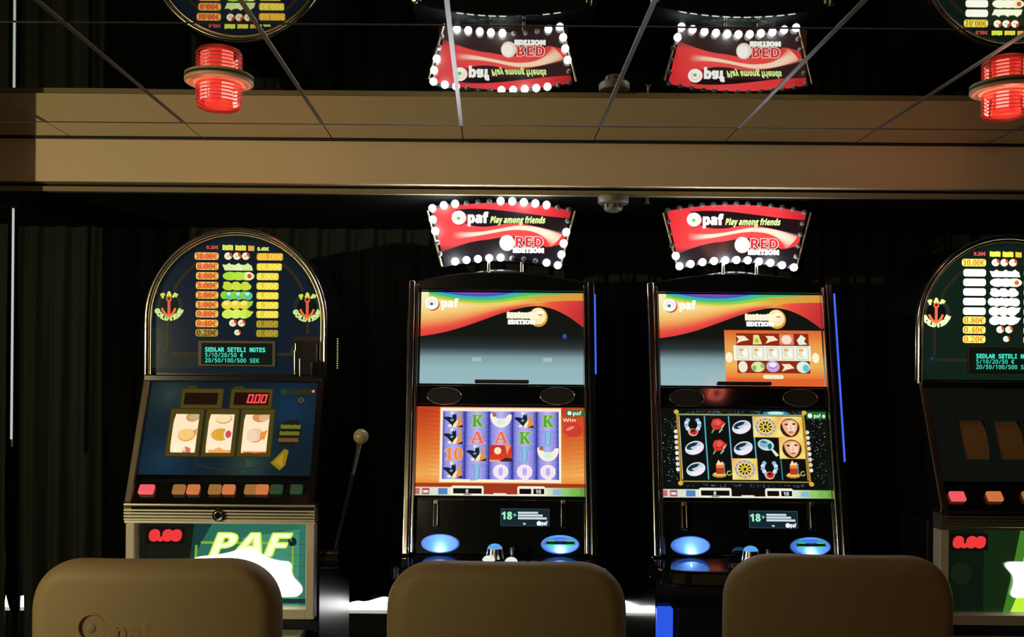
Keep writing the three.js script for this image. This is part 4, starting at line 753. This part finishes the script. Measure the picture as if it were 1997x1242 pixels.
  // pull lever on the side
  {
    const K = hit(704, 851, face(1.2, 2.97, 0), XA), b = hit(688, 925, face(1.2, 2.99, 0), XA), c = new THREE.Vector3(0.335, 0.87, b.z - 0.02), base = new THREE.Vector3(0.29, 0.87, c.z);
    mesh('lever_knob', new THREE.SphereGeometry(0.0235, 28, 18).translate(K.x, K.y, K.z), std({ color: lin(0.32, 0.27, 0.15), roughness: 0.25 }), t);
    mesh('lever_shaft', bar3(K, b, 0.0075, 14), M.chrome, t);
    mesh('lever_rod', bar3(b, c, 0.0075, 14), M.black, t);
    mesh('lever_hub', bar3(base, new THREE.Vector3(0.35, 0.87, c.z), 0.03, 28), M.black, t);
  }
  return t;
}
classicMachine(0, XA, 'arched slot machine with lit fruit reels, blue glass and a green lit logo');
classicMachine(1, 1.646, 'arched slot machine with dark reels and an over-bright yellow pay table');

// ================================================================== BEACONS ON THE CEILING
const M_lens = new THREE.MeshPhysicalMaterial({ color: lin(1, 0.2, 0.17), transmission: 1, thickness: 0, roughness: 0.12, ior: 1.45, emissive: lin(0.7, 0.085, 0.075) });
const M_flash = glowing(1, 0.5, 0.45, 4.5, 0.4), M_core = glowing(0.75, 0.1, 0.08, 1, 0.1), M_rib = glowing(0.35, 0.02, 0.018, 1, 0.05);
function beacon(x, d, label, group) {
  const t = thing('warning_beacon', label, 'beacon', [x, CEIL, -d], group);
  mesh('base_plate', new THREE.LatheGeometry([[0.0001, -0.012], [0.08, -0.012], [0.087, -0.009], [0.087, -0.0005], [0.0001, -0.0005]].map(([r, y]) => new THREE.Vector2(r, y)), 56), std({ color: lin(0.5, 0.36, 0.22), roughness: 0.5 }), t);
  const prof = [[0.056, -0.011]];
  for (let i = 0; i < 7; i++) { const y = -0.014 - i * 0.0075; prof.push([0.0585, y - 0.0015], [0.0585, y - 0.0045], [0.0565, y - 0.0065]); }
  prof.push([0.057, -0.068], [0.054, -0.074], [0.046, -0.077], [0.0001, -0.078]);
  mesh('lens', new THREE.LatheGeometry(prof.map(([r, y]) => new THREE.Vector2(r, y)), 48), M_lens, t);
  for (const [a0, a1] of [[-0.95, -0.35], [0.4, 1.05], [2.2, 2.8], [3.6, 4.2]]) mesh('reflector', mergeGeometries([0, 1, 2, 3, 4].map((i) => new THREE.CylinderGeometry(0.05, 0.05, 0.0065, 10, 1, true, a0, a1 - a0).translate(0, -0.022 - i * 0.0092, 0))), M_flash, t);
  for (let i = 0; i < 6; i++) mesh('lens_rib', new THREE.TorusGeometry(0.0575, 0.0013, 6, 48).rotateX(Math.PI / 2).translate(0, -0.0178 - i * 0.0092, 0), M_rib, t);
  mesh('lamp_core', cyl(0.03, 0.036, 0.055, 24).translate(0, -0.042, 0), M_core, t);
  const l = new THREE.PointLight(lin(1, 0.3, 0.2), 0.1); l.position.set(0, -0.045, 0.0); l.castShadow = true; l.shadow.radius = 0.5; t.add(l);
}
beacon(-0.709, 2.52, 'red ribbed warning beacon on the mirror ceiling above the blue glass machine', 'ceiling beacons');
beacon(1.336, 2.538, 'red ribbed warning beacon on the mirror ceiling above the dark reel machine', 'ceiling beacons');
beacon(1.2, 1.22, 'red ribbed warning beacon on the mirror ceiling above the stools', 'ceiling beacons');

// ================================================================== SMALL THINGS UNDER THE BULKHEAD
{
  const [sx, sy] = ray(1196, 382), y = 2.026, d = (y - EYE) / sy, t = thing('smoke_detector', 'round off-white smoke detector under the beige bulkhead', 'smoke detector', [sx * d, y, -d]);
  const L = (p) => new THREE.LatheGeometry(p.map(([r, h]) => new THREE.Vector2(r, h)), 40);
  mesh('base', L([[0.0001, 0], [0.047, 0], [0.05, -0.004], [0.05, -0.022], [0.044, -0.028], [0.0001, -0.028]]), M.shell, t);
  mesh('chamber', L([[0.03, -0.028], [0.031, -0.04], [0.027, -0.048], [0.015, -0.053], [0.0001, -0.054]]), M.shell, t);
  for (let i = 0; i < 8; i++) mesh('vent_rib', box(0.003, 0.014, 0.006, 0.031 * Math.cos(i * 0.785), -0.035, 0.031 * Math.sin(i * 0.785)), M.satin, t);
}
{
  const [sx, sy] = ray(1262, 384), y = 2.026, d = (y - EYE) / sy, t = thing('sprinkler_head', 'small chrome sprinkler head hanging beside the smoke detector', 'sprinkler', [sx * d, y, -d]);
  mesh('stem', cyl(0.004, 0.005, 0.022, 14).translate(0, -0.011, 0), M.chrome, t);
  mesh('deflector', cyl(0.01, 0.01, 0.0025, 20).translate(0, -0.0225, 0), M.chrome, t);
}

// ================================================================== STOOLS
const font = await new FontLoader().loadAsync('fonts/droid/droid_sans_bold.typeface.json');
function padGeo(w, h, r, thick, bow) {                                // rounded cushion, bowed about the upright axis
  const s = new THREE.Shape(), a = w / 2;
  s.moveTo(-a + 0.01, -h); s.lineTo(a - 0.01, -h); s.lineTo(a, -r); s.bezierCurveTo(a, -r * 0.42, a - r * 0.45, 0, a - r * 1.1, 0); s.lineTo(-a + r * 1.1, 0); s.bezierCurveTo(-a + r * 0.45, 0, -a, -r * 0.42, -a, -r); s.closePath();
  const g = new THREE.ExtrudeGeometry(s, { depth: thick - 0.05, bevelEnabled: true, bevelThickness: 0.025, bevelSize: 0.022, bevelOffset: -0.022, bevelSegments: 6, curveSegments: 24, steps: 1 });
  const p = g.attributes.position;
  for (let i = 0; i < p.count; i++) p.setZ(i, p.getZ(i) + bow * (p.getX(i) / a) ** 2);
  g.computeVertexNormals();
  return g;
}
// front faces of an extruded pad are flat triangles: lay a fine grid so that the bow reads as a smooth curve
function bowedPad(w, h, r, thick, bow) {
  const n = 48, m = 40, pos = [], idx = [], a = w / 2;
  const half = (y) => { const t = Math.max(0, 1 - (-y) / r); return y > -r ? a - r * (1 - Math.sqrt(Math.max(0, 1 - t ** 2.3))) : a; };   // half width at a height below the top
  for (let side = 0; side < 2; side++) for (let j = 0; j <= m; j++) for (let i = 0; i <= n; i++) {
    const v = j / m, u = i / n * 2 - 1, y = -h * v ** 1.7, hw = half(y - 1e-4), x = hw * Math.sin(u * Math.PI / 2);
    const q = (e) => Math.sqrt(Math.max(0, 1 - (1 - Math.min(1, e)) ** 2)), round = q((hw - Math.abs(x)) / 0.035) * q(-y / 0.035);
    pos.push(x, y, (side ? -1 : 1) * thick / 2 * round - bow * (x / a) ** 2);
  }
  const row = n + 1, all = row * (m + 1);
  for (let j = 0; j < m; j++) for (let i = 0; i < n; i++) { const q = j * row + i; idx.push(q, q + row, q + 1, q + 1, q + row, q + row + 1, q + all, q + 1 + all, q + row + all, q + 1 + all, q + row + 1 + all, q + row + all); }
  for (let i = 0; i < n; i++) { const q = m * row + i; idx.push(q, q + all, q + 1, q + 1, q + all, q + all + 1); }
  const g = new THREE.BufferGeometry();
  g.setAttribute('position', new THREE.Float32BufferAttribute(pos, 3));
  g.setAttribute('uv', new THREE.Float32BufferAttribute(pos.flatMap((_, i) => (i % 3 === 0 ? [pos[i] * 2, pos[i + 1] * 2] : [])), 2));
  g.setIndex(idx); g.computeVertexNormals();
  return g;
}
function stool(cx, d, topY, w, label, turn, logo) {
  const t = thing('bar_stool', label, 'stool', [cx, 0, -d], 'padded bar stools');
  t.rotation.y = turn;
  const back = mesh('backrest', bowedPad(w + 0.008, 0.46, 0.1, 0.075, 0.03).translate(0, topY, 0), M.leather, t);
  mesh('seat', new RoundedBoxGeometry(0.46, 0.09, 0.42, 4, 0.04).translate(0, 0.63, -0.24), M.leather, t);
  mesh('back_support', box(0.06, 0.3, 0.025, 0, 0.62, -0.03, 0.008), M.steel, t);
  mesh('column', cyl(0.03, 0.03, 0.58, 24).translate(0, 0.3, -0.22), M.chrome, t);
  mesh('foot_ring', new THREE.TorusGeometry(0.17, 0.011, 10, 48).rotateX(Math.PI / 2).translate(0, 0.25, -0.22), M.chrome, t);
  for (let i = 0; i < 3; i++) { const a = i * 2.094 + 0.5; mesh('ring_spoke', bar3(new THREE.Vector3(0.02 * Math.cos(a), 0.25, -0.22 + 0.02 * Math.sin(a)), new THREE.Vector3(0.17 * Math.cos(a), 0.25, -0.22 + 0.17 * Math.sin(a)), 0.007), M.chrome, t); }
  mesh('foot_plate', new THREE.LatheGeometry([[0.0001, 0.001], [0.2, 0.001], [0.2, 0.008], [0.04, 0.025], [0.0001, 0.026]].map(([r, y]) => new THREE.Vector2(r, y)), 48).translate(0, 0, -0.22), M.chrome, t);
  if (logo) {
    // stitched emblem and letters, raised from the leather
    const z = (x) => 0.0375 - 0.03 * (x / (w / 2)) ** 2, put = (px, py) => { const [sx, sy] = ray(px, py); return [sx * (d - 0.03) - cx, EYE + sy * (d - 0.03)]; };
    const [ex, ey] = put(181, 1222), [lx, ly] = put(222, 1238);
    mesh('emblem_ring', new THREE.TorusGeometry(0.024, 0.0026, 10, 40).translate(ex, ey, z(ex) + 0.0005), M.leather, back);
    mesh('emblem_eye', new THREE.SphereGeometry(0.009, 18, 10).scale(1, 1, 0.35).translate(ex - 0.001, ey - 0.001, z(ex)), M.leather, back);
    const tx = new TextGeometry('paf', { font, size: 0.03, depth: 0.0015, curveSegments: 6, bevelEnabled: true, bevelThickness: 0.001, bevelSize: 0.0008, bevelSegments: 2 });
    mesh('emblem_letters', tx.translate(lx, ly - 0.008, z(lx + 0.02) - 0.001), M.leather, back);
  }
}
stool(-0.604, 1.76, 1.098, 0.441, 'padded stool with a stitched emblem on its back, before the green lit logo', 0.05, true);
stool(0.034, 1.84, 1.083, 0.45, 'plain padded stool before the orange desert game machine', 0, false);
stool(0.684, 1.89, 1.092, 0.436, 'plain padded stool before the black night game machine', -0.04, false);

renderer.render(scene, camera);
